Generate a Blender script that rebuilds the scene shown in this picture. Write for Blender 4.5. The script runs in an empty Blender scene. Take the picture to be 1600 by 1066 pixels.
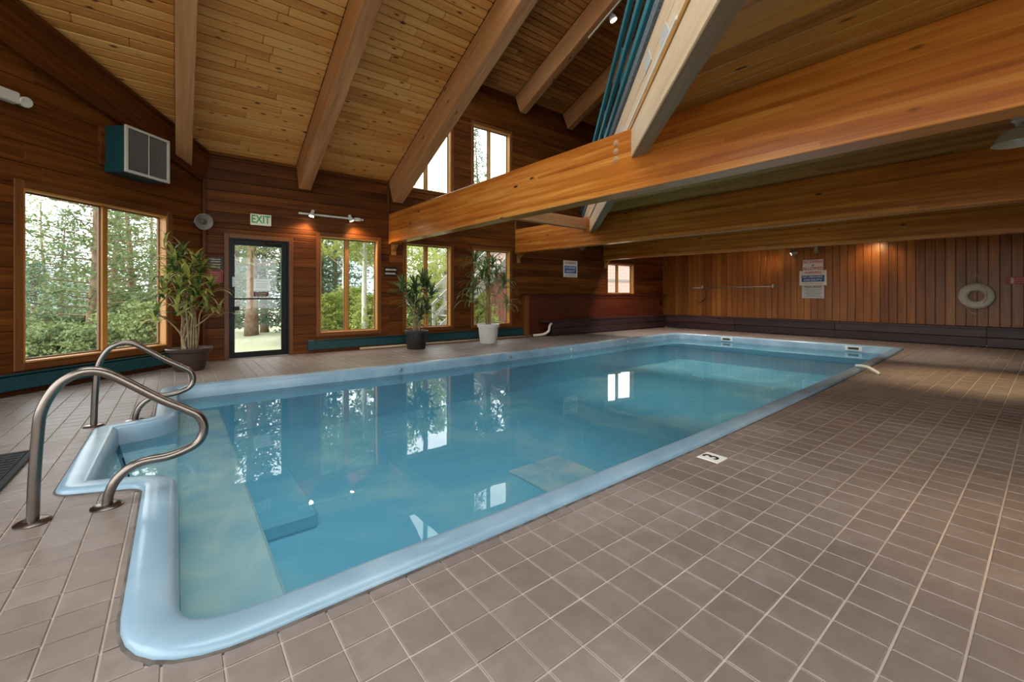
import bpy, bmesh, math, random
from math import sin, cos, pi, radians, atan, sqrt, floor
from mathutils import Matrix, Vector
random.seed(7)
SC = bpy.context.scene
COL = SC.collection

# ------------------------------------------------------------------ camera
F, HZ, CAMH = 665.0, 462.5, 1.12
YAW = atan(522 / F)
cam_d = bpy.data.cameras.new('camera'); cam = bpy.data.objects.new('camera', cam_d); COL.objects.link(cam)
cam_d.sensor_width = 36; cam_d.lens = F / 1600 * 36
cam_d.shift_y = -(533 - HZ) / 1600
cam.location = (0, 0, CAMH); cam.rotation_euler = (pi / 2, 0, -YAW)
cam_d.clip_start = .05; cam_d.clip_end = 900
SC.camera = cam

# ------------------------------------------------------------------ world, exposure
wd = bpy.data.worlds.new('world'); SC.world = wd; wd.use_nodes = True
bgn = wd.node_tree.nodes['Background']; bgn.inputs[0].default_value = (.94, .97, 1, 1); bgn.inputs[1].default_value = 2.3
SC.view_settings.view_transform = 'Standard'; SC.view_settings.look = 'None'
SC.view_settings.gamma = 1; SC.view_settings.use_curve_mapping = False
SC.view_settings.exposure = 1.4
SC.cycles.max_bounces = 10; SC.cycles.diffuse_bounces = 5; SC.cycles.glossy_bounces = 4
SC.cycles.transparent_max_bounces = 16; SC.cycles.transmission_bounces = 6
SC.cycles.sample_clamp_indirect = 6.0; SC.cycles.caustics_reflective = False; SC.cycles.caustics_refractive = False

# daylight portals in the openings that matter most (they only guide sampling of the sky)
def portal(cx, cy, cz, sx, sy, direction):
    l = bpy.data.lights.new('portal', 'AREA'); l.shape = 'RECTANGLE'; l.size = sx; l.size_y = sy
    l.cycles.is_portal = True
    o = bpy.data.objects.new('portal', l); COL.objects.link(o)
    o.location = (cx, cy, cz); o.rotation_euler = Vector(direction).to_track_quat('-Z', 'Y').to_euler()
    return o

# ------------------------------------------------------------------ helpers
WM = {}
def srgb(r, g, b):
    f = lambda v: (v / 12.92 if v <= .04045 else ((v + .055) / 1.055) ** 2.4)
    return (f(r / 255), f(g / 255), f(b / 255), 1)
def tag(o, label=None, cat=None, group=None, kind=None):
    if label: o['label'] = label
    if cat: o['category'] = cat
    if group: o['group'] = group
    if kind: o['kind'] = kind
    return o
def link(o, parent=None, mw=None):
    COL.objects.link(o)
    mw = mw if mw is not None else Matrix.Identity(4)
    WM[o.name] = mw
    if parent is not None:
        o.parent = parent
        o.matrix_basis = WM[parent.name].inverted() @ mw
    else:
        o.matrix_basis = mw
    return o
def empty(name, loc=(0, 0, 0)):
    o = bpy.data.objects.new(name, None); o.empty_display_size = .1
    return link(o, None, Matrix.Translation(loc))
def mobj(name, verts, faces, mat, parent=None, smooth=False, mw=None):
    me = bpy.data.meshes.new(name); me.from_pydata([tuple(v) for v in verts], [], faces); me.update()
    if mat is not None: me.materials.append(mat)
    if smooth: me.polygons.foreach_set('use_smooth', [True] * len(me.polygons))
    return link(bpy.data.objects.new(name, me), parent, mw)
def inst(name, me, parent, mw):
    return link(bpy.data.objects.new(name, me), parent, mw)
def frame_m(o, ex, ey, ez=None):
    ex = Vector(ex).normalized(); ey = Vector(ey).normalized()
    ez = ex.cross(ey).normalized() if ez is None else Vector(ez)
    m = Matrix.Identity(4)
    for i in range(3):
        m[i][0] = ex[i]; m[i][1] = ey[i]; m[i][2] = ez[i]; m[i][3] = o[i]
    return m
_cb = {}
def cbox_mesh(L, W, T, b, mat, name):
    key = (round(L, 3), round(W, 3), round(T, 3), round(b, 4), mat.name, name)
    if key in _cb: return _cb[key]
    h = (L / 2, W / 2, T / 2); b = min(b, min(h) * .6)
    V = []; idx = {}
    for c in range(8):
        s = [1 if c >> i & 1 else -1 for i in range(3)]
        for a in range(3):
            idx[c, a] = len(V)
            V.append(Vector([s[i] * (h[i] if i == a else h[i] - b) for i in range(3)]))
    Fc = []
    for a in range(3):
        o1, o2 = [i for i in range(3) if i != a]
        for s in (0, 1):
            base = s << a
            Fc.append([idx[base | x, a] for x in (0, 1 << o1, (1 << o1) | (1 << o2), 1 << o2)])
        for s1 in (0, 1):
            for s2 in (0, 1):
                c1 = (s1 << o1) | (s2 << o2); c2 = c1 | (1 << a)
                Fc.append([idx[c1, o1], idx[c2, o1], idx[c2, o2], idx[c1, o2]])
    for c in range(8): Fc.append([idx[c, 0], idx[c, 1], idx[c, 2]])
    for f in Fc:
        n = (V[f[1]] - V[f[0]]).cross(V[f[2]] - V[f[0]]); ctr = sum((V[i] for i in f), Vector())
        if n.dot(ctr) < 0: f.reverse()
    me = bpy.data.meshes.new(name); me.from_pydata([tuple(v) for v in V], [], Fc); me.materials.append(mat); me.update()
    _cb[key] = me
    return me
def plank(name, c, ex, ey, L, W, T, mat, parent=None, b=.003):
    """chamfered bar: L along ex, W along ey, T along ex x ey, centred on c"""
    return inst(name, cbox_mesh(L, W, T, b, mat, name), parent, frame_m(c, ex, ey))
def bx(name, x0, x1, y0, y1, z0, z1, mat, parent=None, b=.003):
    """axis-aligned bar whose grain (local x) follows its longest side"""
    d = (x1 - x0, y1 - y0, z1 - z0); c = ((x0 + x1) / 2, (y0 + y1) / 2, (z0 + z1) / 2)
    a = max(range(3), key=lambda i: d[i])
    E3 = [(1, 0, 0), (0, 1, 0), (0, 0, 1)]
    ex = E3[a]; ey = E3[(a + 1) % 3]
    return plank(name, c, ex, ey, d[a], d[(a + 1) % 3], d[(a + 2) % 3], mat, parent, b)
class MB:
    def __init__(s): s.v = []; s.f = []
    def quad(s, *p):
        n = len(s.v); s.v += [tuple(q) for q in p]; s.f.append(list(range(n, n + len(p))))
    def box(s, x0, x1, y0, y1, z0, z1):
        n = len(s.v)
        s.v += [(x, y, z) for z in (z0, z1) for y in (y0, y1) for x in (x0, x1)]
        for f in ((0, 2, 3, 1), (4, 5, 7, 6), (0, 1, 5, 4), (2, 6, 7, 3), (0, 4, 6, 2), (1, 3, 7, 5)): s.f.append([n + i for i in f])
    def obox(s, m, L, W, T):
        n = len(s.v)
        s.v += [tuple(m @ Vector((x * L / 2, y * W / 2, z * T / 2))) for z in (-1, 1) for y in (-1, 1) for x in (-1, 1)]
        for f in ((0, 2, 3, 1), (4, 5, 7, 6), (0, 1, 5, 4), (2, 6, 7, 3), (0, 4, 6, 2), (1, 3, 7, 5)): s.f.append([n + i for i in f])
    def tube(s, pts, r, n=10, caps=True):
        pts = [Vector(p) for p in pts]; rs = r if isinstance(r, (list, tuple)) else [r] * len(pts)
        up = Vector((0, 0, 1)); rings = []; prev = None
        for i, p in enumerate(pts):
            t = (pts[min(i + 1, len(pts) - 1)] - pts[max(i - 1, 0)])
            if t.length < 1e-9: t = Vector((0, 0, 1))
            t.normalize()
            if prev is None:
                u = up.cross(t)
                if u.length < .05: u = Vector((1, 0, 0)).cross(t)
            else: u = prev - t * prev.dot(t)
            u.normalize(); prev = u; w = t.cross(u)
            k = len(s.v)
            for j in range(n):
                a = 2 * pi * j / n; s.v.append(tuple(p + (u * cos(a) + w * sin(a)) * rs[i]))
            rings.append(k)
        for a, b in zip(rings, rings[1:]):
            for j in range(n): s.f.append([a + j, a + (j + 1) % n, b + (j + 1) % n, b + j])
        if caps:
            s.f.append([rings[0] + j for j in range(n)][::-1]); s.f.append([rings[-1] + j for j in range(n)])
    def lathe(s, prof, n=24, c=(0, 0, 0), m=None, sx=1, sy=1):
        rings = []
        for r, z in prof:
            k = len(s.v)
            for j in range(n):
                a = 2 * pi * j / n; p = Vector((r * cos(a) * sx, r * sin(a) * sy, z))
                p = (m @ p) if m is not None else p + Vector(c)
                s.v.append(tuple(p))
            rings.append(k)
        for a, b in zip(rings, rings[1:]):
            for j in range(n): s.f.append([a + j, a + (j + 1) % n, b + (j + 1) % n, b + j])
        s.f.append([rings[0] + j for j in range(n)][::-1]); s.f.append([rings[-1] + j for j in range(n)])
    def build(s, name, mat, parent=None, smooth=False, mw=None):
        return mobj(name, s.v, s.f, mat, parent, smooth, mw)
def spline(pts, k=8):
    """Catmull-Rom through pts"""
    P = [Vector(p) for p in pts]; P = [P[0] * 2 - P[1]] + P + [P[-1] * 2 - P[-2]]; out = []
    for i in range(1, len(P) - 2):
        a, b, c, d = P[i - 1:i + 3]
        for j in range(k):
            t = j / k
            out.append(.5 * ((2 * b) + (c - a) * t + (2 * a - 5 * b + 4 * c - d) * t * t + (3 * b - 3 * c + d - a) * t ** 3))
    return out + [P[-2]]
def auto_smooth(o, ang=40):
    me = o.data
    me.polygons.foreach_set('use_smooth', [True] * len(me.polygons))
    try:
        me.set_sharp_from_angle(angle=radians(ang))
    except Exception: pass
    return o
_tx = {}
def text_mesh(body, size, mat):
    k = (body, round(size, 4), mat.name)
    if k in _tx: return _tx[k]
    cu = bpy.data.curves.new('txt', 'FONT'); cu.body = body; cu.size = size; cu.align_x = 'CENTER'; cu.align_y = 'CENTER'; cu.extrude = .0008; cu.resolution_u = 2; cu.offset = size * .018
    o = bpy.data.objects.new('txt', cu); COL.objects.link(o)
    dg = bpy.context.evaluated_depsgraph_get(); me = bpy.data.meshes.new_from_object(o.evaluated_get(dg)); me.name = 'lettering'
    bpy.data.objects.remove(o); me.materials.clear(); me.materials.append(mat)
    _tx[k] = me
    return me
def lettering(body, size, mat, parent, c, ex, ey, sx=1.0):
    words = body.split(); ms = [text_mesh(w, size, mat) for w in words]
    ext = [(min(v.co.x for v in m.vertices), max(v.co.x for v in m.vertices)) for m in ms]
    gap = size * .3; tot = sum(b - a for a, b in ext) + gap * (len(words) - 1); x = -tot / 2
    for m_, (a, b) in zip(ms, ext):
        m = frame_m(c, ex, ey) @ Matrix.Diagonal((sx, 1, 1, 1)) @ Matrix.Translation((x - a, 0, 0))
        inst('lettering', m_, parent, m); x += b - a + gap

# ------------------------------------------------------------------ materials
def mat_new(name):
    m = bpy.data.materials.new(name); m.use_nodes = True
    nt = m.node_tree; p = nt.nodes['Principled BSDF']
    return m, nt, p
def nd(nt, t, **kw):
    n = nt.nodes.new(t)
    for k, v in kw.items(): setattr(n, k, v)
    return n
def ramp(nt, src, stops):
    r = nd(nt, 'ShaderNodeValToRGB'); els = r.color_ramp.elements
    while len(els) < len(stops): els.new(.5)
    for e, (p, c) in zip(els, stops): e.position = p; e.color = c
    nt.links.new(src, r.inputs[0]); return r.outputs[0]
def mixc(nt, fac, a, b, mode='MIX'):
    m = nd(nt, 'ShaderNodeMix', data_type='RGBA', blend_type=mode)
    L = nt.links
    for sock, v in ((m.inputs[0], fac), (m.inputs[6], a), (m.inputs[7], b)):
        if hasattr(v, 'is_output'): L.new(v, sock)
        else: sock.default_value = v
    return m.outputs[2]
def mth(nt, op, a, b=0.0, clamp=False):
    m = nd(nt, 'ShaderNodeMath', operation=op); m.use_clamp = clamp
    for s, v in ((m.inputs[0], a), (m.inputs[1], b)):
        if hasattr(v, 'is_output'): nt.links.new(v, s)
        else: s.default_value = v
    return m.outputs[0]
def simple(name, col, rough=.5, metal=0.0, spec=.5, noise=0.0, nscale=8.0, bump=0.0, coat=0.0):
    m, nt, p = mat_new(name)
    p.inputs['Roughness'].default_value = rough; p.inputs['Metallic'].default_value = metal
    p.inputs['Specular IOR Level'].default_value = spec
    if coat: p.inputs['Coat Weight'].default_value = coat; p.inputs['Coat Roughness'].default_value = .1
    if noise or bump:
        tc = nd(nt, 'ShaderNodeTexCoord'); n = nd(nt, 'ShaderNodeTexNoise'); n.inputs['Scale'].default_value = nscale; n.inputs['Detail'].default_value = 5
        nt.links.new(tc.outputs['Object'], n.inputs['Vector'])
        d = tuple(c * (1 - noise) for c in col[:3]) + (1,); l = tuple(min(1, c * (1 + noise)) for c in col[:3]) + (1,)
        nt.links.new(ramp(nt, n.outputs[0], [(.3, d), (.7, l)]), p.inputs['Base Color'])
        if bump:
            b = nd(nt, 'ShaderNodeBump'); b.inputs['Strength'].default_value = bump; b.inputs['Distance'].default_value = .01
            nt.links.new(n.outputs[0], b.inputs['Height']); nt.links.new(b.outputs[0], p.inputs['Normal'])
    else: p.inputs['Base Color'].default_value = col
    return m
def emis(name, col, st):
    m, nt, p = mat_new(name); p.inputs['Base Color'].default_value = col
    p.inputs['Emission Color'].default_value = col; p.inputs['Emission Strength'].default_value = st
    return m
def wood(name, dark, mid, light, rough=.5, knots=0.0, var=.35, lam=0.0, grain=1.0, coat=0.0, spec=.35, kcol=(30, 16, 6), kscale=(3.0, 9.0, 9.0)):
    m, nt, p = mat_new(name); L = nt.links
    tc = nd(nt, 'ShaderNodeTexCoord'); oi = nd(nt, 'ShaderNodeObjectInfo')
    off = nd(nt, 'ShaderNodeVectorMath', operation='MULTIPLY_ADD')
    cmb = nd(nt, 'ShaderNodeCombineXYZ')
    for i, k in enumerate((41.0, 17.0, 29.0)): L.new(mth(nt, 'MULTIPLY', oi.outputs['Random'], k), cmb.inputs[i])
    L.new(tc.outputs['Object'], off.inputs[0]); off.inputs[1].default_value = (1, 1, 1); L.new(cmb.outputs[0], off.inputs[2])
    mp = nd(nt, 'ShaderNodeMapping'); mp.inputs['Scale'].default_value = (.55, 11, 11); L.new(off.outputs[0], mp.inputs[0])
    n1 = nd(nt, 'ShaderNodeTexNoise'); n1.inputs['Scale'].default_value = 1.6; n1.inputs['Detail'].default_value = 7; n1.inputs['Roughness'].default_value = .62; n1.inputs['Distortion'].default_value = .5
    L.new(mp.outputs[0], n1.inputs['Vector'])
    mp2 = nd(nt, 'ShaderNodeMapping'); mp2.inputs['Scale'].default_value = (.35, 2.2, 2.2); L.new(off.outputs[0], mp2.inputs[0])
    n2 = nd(nt, 'ShaderNodeTexNoise'); n2.inputs['Scale'].default_value = 1.2; n2.inputs['Detail'].default_value = 3; L.new(mp2.outputs[0], n2.inputs['Vector'])
    t = mth(nt, 'ADD', mth(nt, 'ADD', mth(nt, 'MULTIPLY', n1.outputs[0], .62 * grain), .31 * (1 - grain)), mth(nt, 'MULTIPLY', n2.outputs[0], .38))
    t = mth(nt, 'ADD', t, mth(nt, 'MULTIPLY', mth(nt, 'SUBTRACT', oi.outputs['Random'], .5), var))
    if lam:
        sp = nd(nt, 'ShaderNodeSeparateXYZ'); L.new(tc.outputs['Object'], sp.inputs[0])
        wn = nd(nt, 'ShaderNodeTexWhiteNoise', noise_dimensions='2D'); c2 = nd(nt, 'ShaderNodeCombineXYZ')
        lay = mth(nt, 'FLOOR', mth(nt, 'DIVIDE', sp.outputs[1], .042))
        L.new(lay, c2.inputs[0]); L.new(mth(nt, 'FLOOR', mth(nt, 'ADD', mth(nt, 'MULTIPLY', sp.outputs[0], .22), mth(nt, 'MULTIPLY', lay, .37))), c2.inputs[1])
        L.new(c2.outputs[0], wn.inputs[0])
        t = mth(nt, 'ADD', t, mth(nt, 'MULTIPLY', mth(nt, 'SUBTRACT', wn.outputs[0], .5), lam))
    col = ramp(nt, t, [(.28, dark), (.5, mid), (.74, light)])
    if knots:
        mp3 = nd(nt, 'ShaderNodeMapping'); mp3.inputs['Scale'].default_value = kscale; L.new(off.outputs[0], mp3.inputs[0])
        v = nd(nt, 'ShaderNodeTexVoronoi'); v.inputs['Scale'].default_value = 1.0; L.new(mp3.outputs[0], v.inputs['Vector'])
        sc = nd(nt, 'ShaderNodeSeparateColor'); L.new(v.outputs['Color'], sc.inputs[0])
        sel = mth(nt, 'GREATER_THAN', sc.outputs[0], 1 - knots)
        kk = mth(nt, 'MULTIPLY', mth(nt, 'SUBTRACT', 1.0, mth(nt, 'DIVIDE', v.outputs['Distance'], .2), True), sel)
        kk = mth(nt, 'MULTIPLY', kk, 1.9, True)
        col = mixc(nt, kk, col, srgb(*kcol))
    L.new(col, p.inputs['Base Color'])
    p.inputs['Roughness'].default_value = rough; p.inputs['Specular IOR Level'].default_value = spec
    if coat: p.inputs['Coat Weight'].default_value = coat; p.inputs['Coat Roughness'].default_value = .22
    b = nd(nt, 'ShaderNodeBump'); b.inputs['Strength'].default_value = .12; b.inputs['Distance'].default_value = .004
    L.new(n1.outputs[0], b.inputs['Height']); L.new(b.outputs[0], p.inputs['Normal'])
    return m
def glass_mat(name, tint=(.96, .98, .97, 1), ior=1.45):
    m = bpy.data.materials.new(name); m.use_nodes = True; nt = m.node_tree; nt.nodes.remove(nt.nodes['Principled BSDF'])
    lw = nd(nt, 'ShaderNodeLayerWeight'); lw.inputs[0].default_value = .5
    frv = mth(nt, 'ADD', mth(nt, 'MULTIPLY', mth(nt, 'POWER', lw.outputs['Facing'], 5.0), .9), .03)
    tr = nd(nt, 'ShaderNodeBsdfTransparent'); tr.inputs[0].default_value = tint
    gl = nd(nt, 'ShaderNodeBsdfGlossy'); gl.inputs['Roughness'].default_value = .02
    mx = nd(nt, 'ShaderNodeMixShader'); nt.links.new(frv, mx.inputs[0]); nt.links.new(tr.outputs[0], mx.inputs[1]); nt.links.new(gl.outputs[0], mx.inputs[2])
    nt.links.new(mx.outputs[0], nt.nodes['Material Output'].inputs[0]); return m

MT = {}
MT['wall'] = wood('cedar wall boards', srgb(58, 27, 7), srgb(96, 49, 13), srgb(138, 79, 28), rough=.55, var=.14, knots=.05, spec=.18)
MT['wall_v'] = wood('cedar vertical boards', srgb(98, 54, 18), srgb(142, 86, 34), srgb(172, 114, 52), rough=.4, var=.18, coat=.1)
MT['pine'] = wood('knotty pine ceiling', srgb(182, 116, 56), srgb(220, 157, 86), srgb(238, 188, 122), rough=.5, var=.2, knots=.7, grain=.6, kscale=(3.6, 10, 10), kcol=(96, 48, 18))
MT['rafter'] = wood('fir rafter', srgb(142, 92, 56), srgb(186, 130, 86), srgb(210, 160, 116), rough=.45, var=.1, knots=.06)
MT['glulam'] = wood('glulam beam', srgb(146, 74, 20), srgb(190, 109, 38), srgb(222, 152, 72), rough=.34, var=.08, lam=.22, knots=.10, coat=.3, kcol=(70, 36, 14))
MT['lowceil'] = wood('fir decking', srgb(120, 76, 26), srgb(166, 114, 48), srgb(196, 146, 74), rough=.38, var=.3, knots=.08, coat=.2)
MT['wintrim'] = wood('honey window trim', srgb(146, 92, 38), srgb(184, 126, 60), srgb(212, 160, 92), rough=.4, var=.1)
MT['wintrim_dark'] = wood('brown casing', srgb(76, 40, 14), srgb(112, 64, 26), srgb(144, 90, 42), rough=.4, var=.12)
MT['pale'] = wood('pale painted fir', srgb(204, 168, 130), srgb(226, 196, 160), srgb(238, 216, 188), rough=.5, var=.06, knots=.04)
MT['soffit'] = wood('brown soffit', srgb(104, 78, 54), srgb(142, 112, 82), srgb(172, 142, 108), rough=.55, var=.06)
MT['plate'] = simple('pale steel plate', srgb(200, 198, 192), .5)
MT['bench'] = wood('dark stained boards', srgb(34, 22, 24), srgb(56, 38, 40), srgb(84, 62, 60), rough=.42, var=.2)
MT['wainscot'] = wood('red stained boards', srgb(54, 20, 10), srgb(84, 34, 18), srgb(112, 52, 30), rough=.4, var=.2)
MT['sash'] = wood('thin dark sash', srgb(86, 60, 36), srgb(122, 90, 58), srgb(150, 116, 80), rough=.45, var=.1)
MT['backing'] = simple('dark backing', srgb(46, 26, 14), .8)
MT['teal'] = simple('teal enamel', srgb(16, 64, 70), .45, noise=.1)
MT['tealrail'] = simple('teal railing paint', srgb(44, 134, 152), .35)
MT['white'] = simple('white enamel', srgb(226, 224, 216), .4)
MT['offwhite'] = simple('offwhite plastic', srgb(206, 202, 192), .45)
MT['black'] = simple('black metal', srgb(9, 9, 10), .4, spec=.25)
MT['chrome'] = simple('brushed stainless', srgb(130, 119, 111), .28, metal=1, noise=.08, nscale=14)
MT['steel'] = simple('galvanised steel', srgb(158, 160, 160), .42, metal=.8)
MT['bulb'] = emis('lamp glow', (1, .86, .62, 1), 14)
MT['glass'] = glass_mat('window glass')
MT['grey_carpet'] = simple('grey carpet', srgb(98, 104, 110), .95, noise=.45, nscale=60, bump=.6)
MT['rubber'] = simple('black rubber', srgb(24, 25, 28), .7)
MT['soil'] = simple('potting soil', srgb(52, 38, 28), .95, noise=.4, nscale=30, bump=.5)
MT['pot_brown'] = simple('brown plastic pot', srgb(66, 48, 42), .45, noise=.1)
MT['pot_black'] = simple('black nursery pot', srgb(30, 28, 27), .5)
MT['pot_white'] = simple('white plastic pot', srgb(214, 208, 200), .4)
MT['cane'] = simple('plant cane', srgb(146, 126, 92), .8, noise=.3, nscale=20, bump=.4)
MT['rope'] = simple('natural rope', srgb(186, 170, 142), .8)
MT['ring'] = simple('life ring foam', srgb(202, 200, 188), .6, noise=.08)
MT['red'] = simple('sign red', srgb(186, 34, 40), .5)
MT['sgnred'] = simple('red sign panel', srgb(150, 26, 40), .45)
MT['sgnblk'] = simple('black sign panel', srgb(20, 16, 14), .45)
MT['blue'] = simple('sign blue', srgb(20, 84, 156), .5)
MT['ink'] = simple('black ink', srgb(34, 34, 38), .6)
MT['greytext'] = simple('grey print', srgb(150, 156, 166), .6)
MT['paleprint'] = simple('pale print', srgb(206, 190, 170), .6)
MT['pinkprint'] = simple('pink print', srgb(216, 120, 124), .6)
MT['green'] = emis('exit green', srgb(30, 130, 70), .15)
MT['exitface'] = emis('exit face', srgb(206, 196, 176), .1)
MT['pipe'] = simple('tan pipe', srgb(170, 148, 118), .5)
MT['pvc'] = simple('pvc pipe', srgb(220, 214, 198), .4)
MT['grout'] = simple('grout', srgb(192, 174, 160), .9, noise=.16, nscale=3)
MT['bolt'] = simple('bronze bolt', srgb(196, 152, 116), .45, metal=.2)
MT['skim'] = simple('skimmer dark', srgb(60, 46, 36), .6)

def tile_mat():
    m, nt, p = mat_new('quarry tile'); L = nt.links
    tc = nd(nt, 'ShaderNodeTexCoord'); geo = nd(nt, 'ShaderNodeNewGeometry')
    sn = nd(nt, 'ShaderNodeVectorMath', operation='SNAP'); sn.inputs[1].default_value = (.1515, .1525, 50)
    ad = nd(nt, 'ShaderNodeVectorMath', operation='ADD'); ad.inputs[1].default_value = (-TX0 + 15.15, -TY0 + 15.25, 20)
    L.new(geo.outputs['Position'], ad.inputs[0]); L.new(ad.outputs[0], sn.inputs[0])
    wn = nd(nt, 'ShaderNodeTexWhiteNoise', noise_dimensions='3D'); L.new(sn.outputs[0], wn.inputs[0])
    n = nd(nt, 'ShaderNodeTexNoise'); n.inputs['Scale'].default_value = 1.1; n.inputs['Detail'].default_value = 6; n.inputs['Roughness'].default_value = .6
    L.new(geo.outputs['Position'], n.inputs['Vector'])
    n2 = nd(nt, 'ShaderNodeTexNoise'); n2.inputs['Scale'].default_value = 16; n2.inputs['Detail'].default_value = 6; L.new(geo.outputs['Position'], n2.inputs['Vector'])
    t = mth(nt, 'ADD', mth(nt, 'MULTIPLY', n.outputs[0], .55), mth(nt, 'ADD', mth(nt, 'MULTIPLY', n2.outputs[0], .3), mth(nt, 'MULTIPLY', wn.outputs[0], .09)))
    L.new(ramp(nt, t, [(.3, srgb(104, 89, 80)), (.48, srgb(122, 106, 97)), (.66, srgb(142, 128, 120))]), p.inputs['Base Color'])
    L.new(ramp(nt, n.outputs[0], [(.3, (.42, .42, .42, 1)), (.7, (.56, .56, .56, 1))]), p.inputs['Roughness']); p.inputs['Specular IOR Level'].default_value = 1.0
    b = nd(nt, 'ShaderNodeBump'); b.inputs['Strength'].default_value = .1; b.inputs['Distance'].default_value = .003
    L.new(n2.outputs[0], b.inputs['Height']); L.new(b.outputs[0], p.inputs['Normal'])
    return m
TPX, TPY = .1515, .1525
TX0, TY0 = 1.021, 1.085
MT['tile'] = tile_mat()

def pool_mat(name, c1, c2, c3, rough=.35, scale=1.1, coat=0.0):
    m, nt, p = mat_new(name); L = nt.links
    geo = nd(nt, 'ShaderNodeNewGeometry'); n = nd(nt, 'ShaderNodeTexNoise'); n.inputs['Scale'].default_value = scale; n.inputs['Detail'].default_value = 5; n.inputs['Distortion'].default_value = .8
    L.new(geo.outputs['Position'], n.inputs['Vector'])
    L.new(ramp(nt, n.outputs[0], [(.34, c1), (.52, c2), (.68, c3)]), p.inputs['Base Color'])
    p.inputs['Roughness'].default_value = rough
    if coat: p.inputs['Coat Weight'].default_value = coat; p.inputs['Coat Roughness'].default_value = .12
    return m
MT['rim'] = pool_mat('pale blue fibreglass rim', srgb(122, 150, 168), srgb(134, 161, 178), srgb(150, 172, 186), .32, 2.2, .2)
MT['basin'] = pool_mat('blue pool wall', srgb(106, 176, 210), srgb(122, 192, 220), srgb(138, 202, 226), .5)
MT['basinfloor'] = pool_mat('blue pool floor', srgb(108, 190, 218), srgb(130, 206, 226), srgb(190, 228, 226), .6, .8)
MT['ledge'] = pool_mat('worn pale pool step', srgb(170, 204, 214), srgb(216, 226, 214), srgb(244, 240, 216), .6, 2.4)

def water_mat():
    m = bpy.data.materials.new('pool water'); m.use_nodes = True; nt = m.node_tree; L = nt.links; nt.nodes.remove(nt.nodes['Principled BSDF'])
    geo = nd(nt, 'ShaderNodeNewGeometry'); n = nd(nt, 'ShaderNodeTexNoise'); n.inputs['Scale'].default_value = 3.0; n.inputs['Detail'].default_value = 2
    L.new(geo.outputs['Position'], n.inputs['Vector'])
    b = nd(nt, 'ShaderNodeBump'); b.inputs['Strength'].default_value = .035; b.inputs['Distance'].default_value = .02
    L.new(n.outputs[0], b.inputs['Height'])
    fr = nd(nt, 'ShaderNodeFresnel'); fr.inputs[0].default_value = 1.33; L.new(b.outputs[0], fr.inputs[1])
    tr = nd(nt, 'ShaderNodeBsdfTransparent'); tr.inputs[0].default_value = (.84, .965, .975, 1)
    gl = nd(nt, 'ShaderNodeBsdfGlossy'); gl.inputs['Roughness'].default_value = .0; L.new(b.outputs[0], gl.inputs['Normal'])
    # slightly milky water: part of the light is scattered back by the turbid body
    df = nd(nt, 'ShaderNodeBsdfDiffuse'); df.inputs[0].default_value = srgb(106, 178, 210)
    m0 = nd(nt, 'ShaderNodeMixShader'); m0.inputs[0].default_value = .25; L.new(tr.outputs[0], m0.inputs[1]); L.new(df.outputs[0], m0.inputs[2])
    mx = nd(nt, 'ShaderNodeMixShader'); L.new(fr.outputs[0], mx.inputs[0]); L.new(m0.outputs[0], mx.inputs[1]); L.new(gl.outputs[0], mx.inputs[2])
    L.new(mx.outputs[0], nt.nodes['Material Output'].inputs[0]); return m
MT['water'] = water_mat()

def leaf_mat(name, c1, c2, trans=.35, rough=.4, RW_=.4):
    m, nt, p = mat_new(name); L = nt.links
    oi = nd(nt, 'ShaderNodeObjectInfo'); geo = nd(nt, 'ShaderNodeNewGeometry')
    n = nd(nt, 'ShaderNodeTexNoise'); n.inputs['Scale'].default_value = 1.3; n.inputs['Detail'].default_value = 4; L.new(geo.outputs['Position'], n.inputs['Vector'])
    t = mth(nt, 'ADD', mth(nt, 'MULTIPLY', oi.outputs['Random'], RW_), mth(nt, 'MULTIPLY', n.outputs[0], 1 - RW_))
    c = ramp(nt, t, [(.25, c1), (.75, c2)]); L.new(c, p.inputs['Base Color']); p.inputs['Roughness'].default_value = rough
    tl = nd(nt, 'ShaderNodeBsdfTranslucent'); L.new(c, tl.inputs[0]); mx = nd(nt, 'ShaderNodeMixShader'); mx.inputs[0].default_value = trans
    L.new(p.outputs[0], mx.inputs[1]); L.new(tl.outputs[0], mx.inputs[2]); L.new(mx.outputs[0], nt.nodes['Material Output'].inputs[0])
    return m
MT['paper'] = leaf_mat('thin paper', srgb(232, 234, 234), srgb(240, 242, 242), .5, .7)
MT['leaf_var'] = leaf_mat('variegated leaf', srgb(52, 84, 36), srgb(188, 190, 104), RW_=.75)
MT['leaf_dark'] = leaf_mat('dark yucca leaf', srgb(56, 80, 48), srgb(112, 134, 84))
MT['leaf_mid'] = leaf_mat('drooping leaf', srgb(78, 102, 58), srgb(150, 164, 104))
MT['pineleaf'] = leaf_mat('pine needles', srgb(78, 96, 58), srgb(136, 146, 92), .3, .7)
MT['spruceleaf'] = leaf_mat('spruce needles', srgb(66, 92, 74), srgb(118, 140, 106), .3, .7)
MT['aspenleaf'] = leaf_mat('aspen leaves', srgb(146, 158, 76), srgb(196, 202, 118), .5, .6)
MT['bark'] = simple('pine bark', srgb(122, 98, 78), .95, noise=.35, nscale=9, bump=.8)
MT['aspenbark'] = simple('aspen bark', srgb(204, 202, 186), .8, noise=.12, nscale=9)
MT['ground'] = simple('meadow ground', srgb(150, 150, 120), .95, noise=.25, nscale=.5)
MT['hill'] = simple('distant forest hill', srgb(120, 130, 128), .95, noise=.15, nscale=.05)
MT['siding'] = simple('pink siding', srgb(172, 138, 128), .8, noise=.04)
MT['redsiding'] = simple('rust red siding', srgb(150, 92, 78), .8, noise=.1)
MT['stairwood'] = simple('weathered stair timber', srgb(196, 190, 178), .8, noise=.15)
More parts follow.
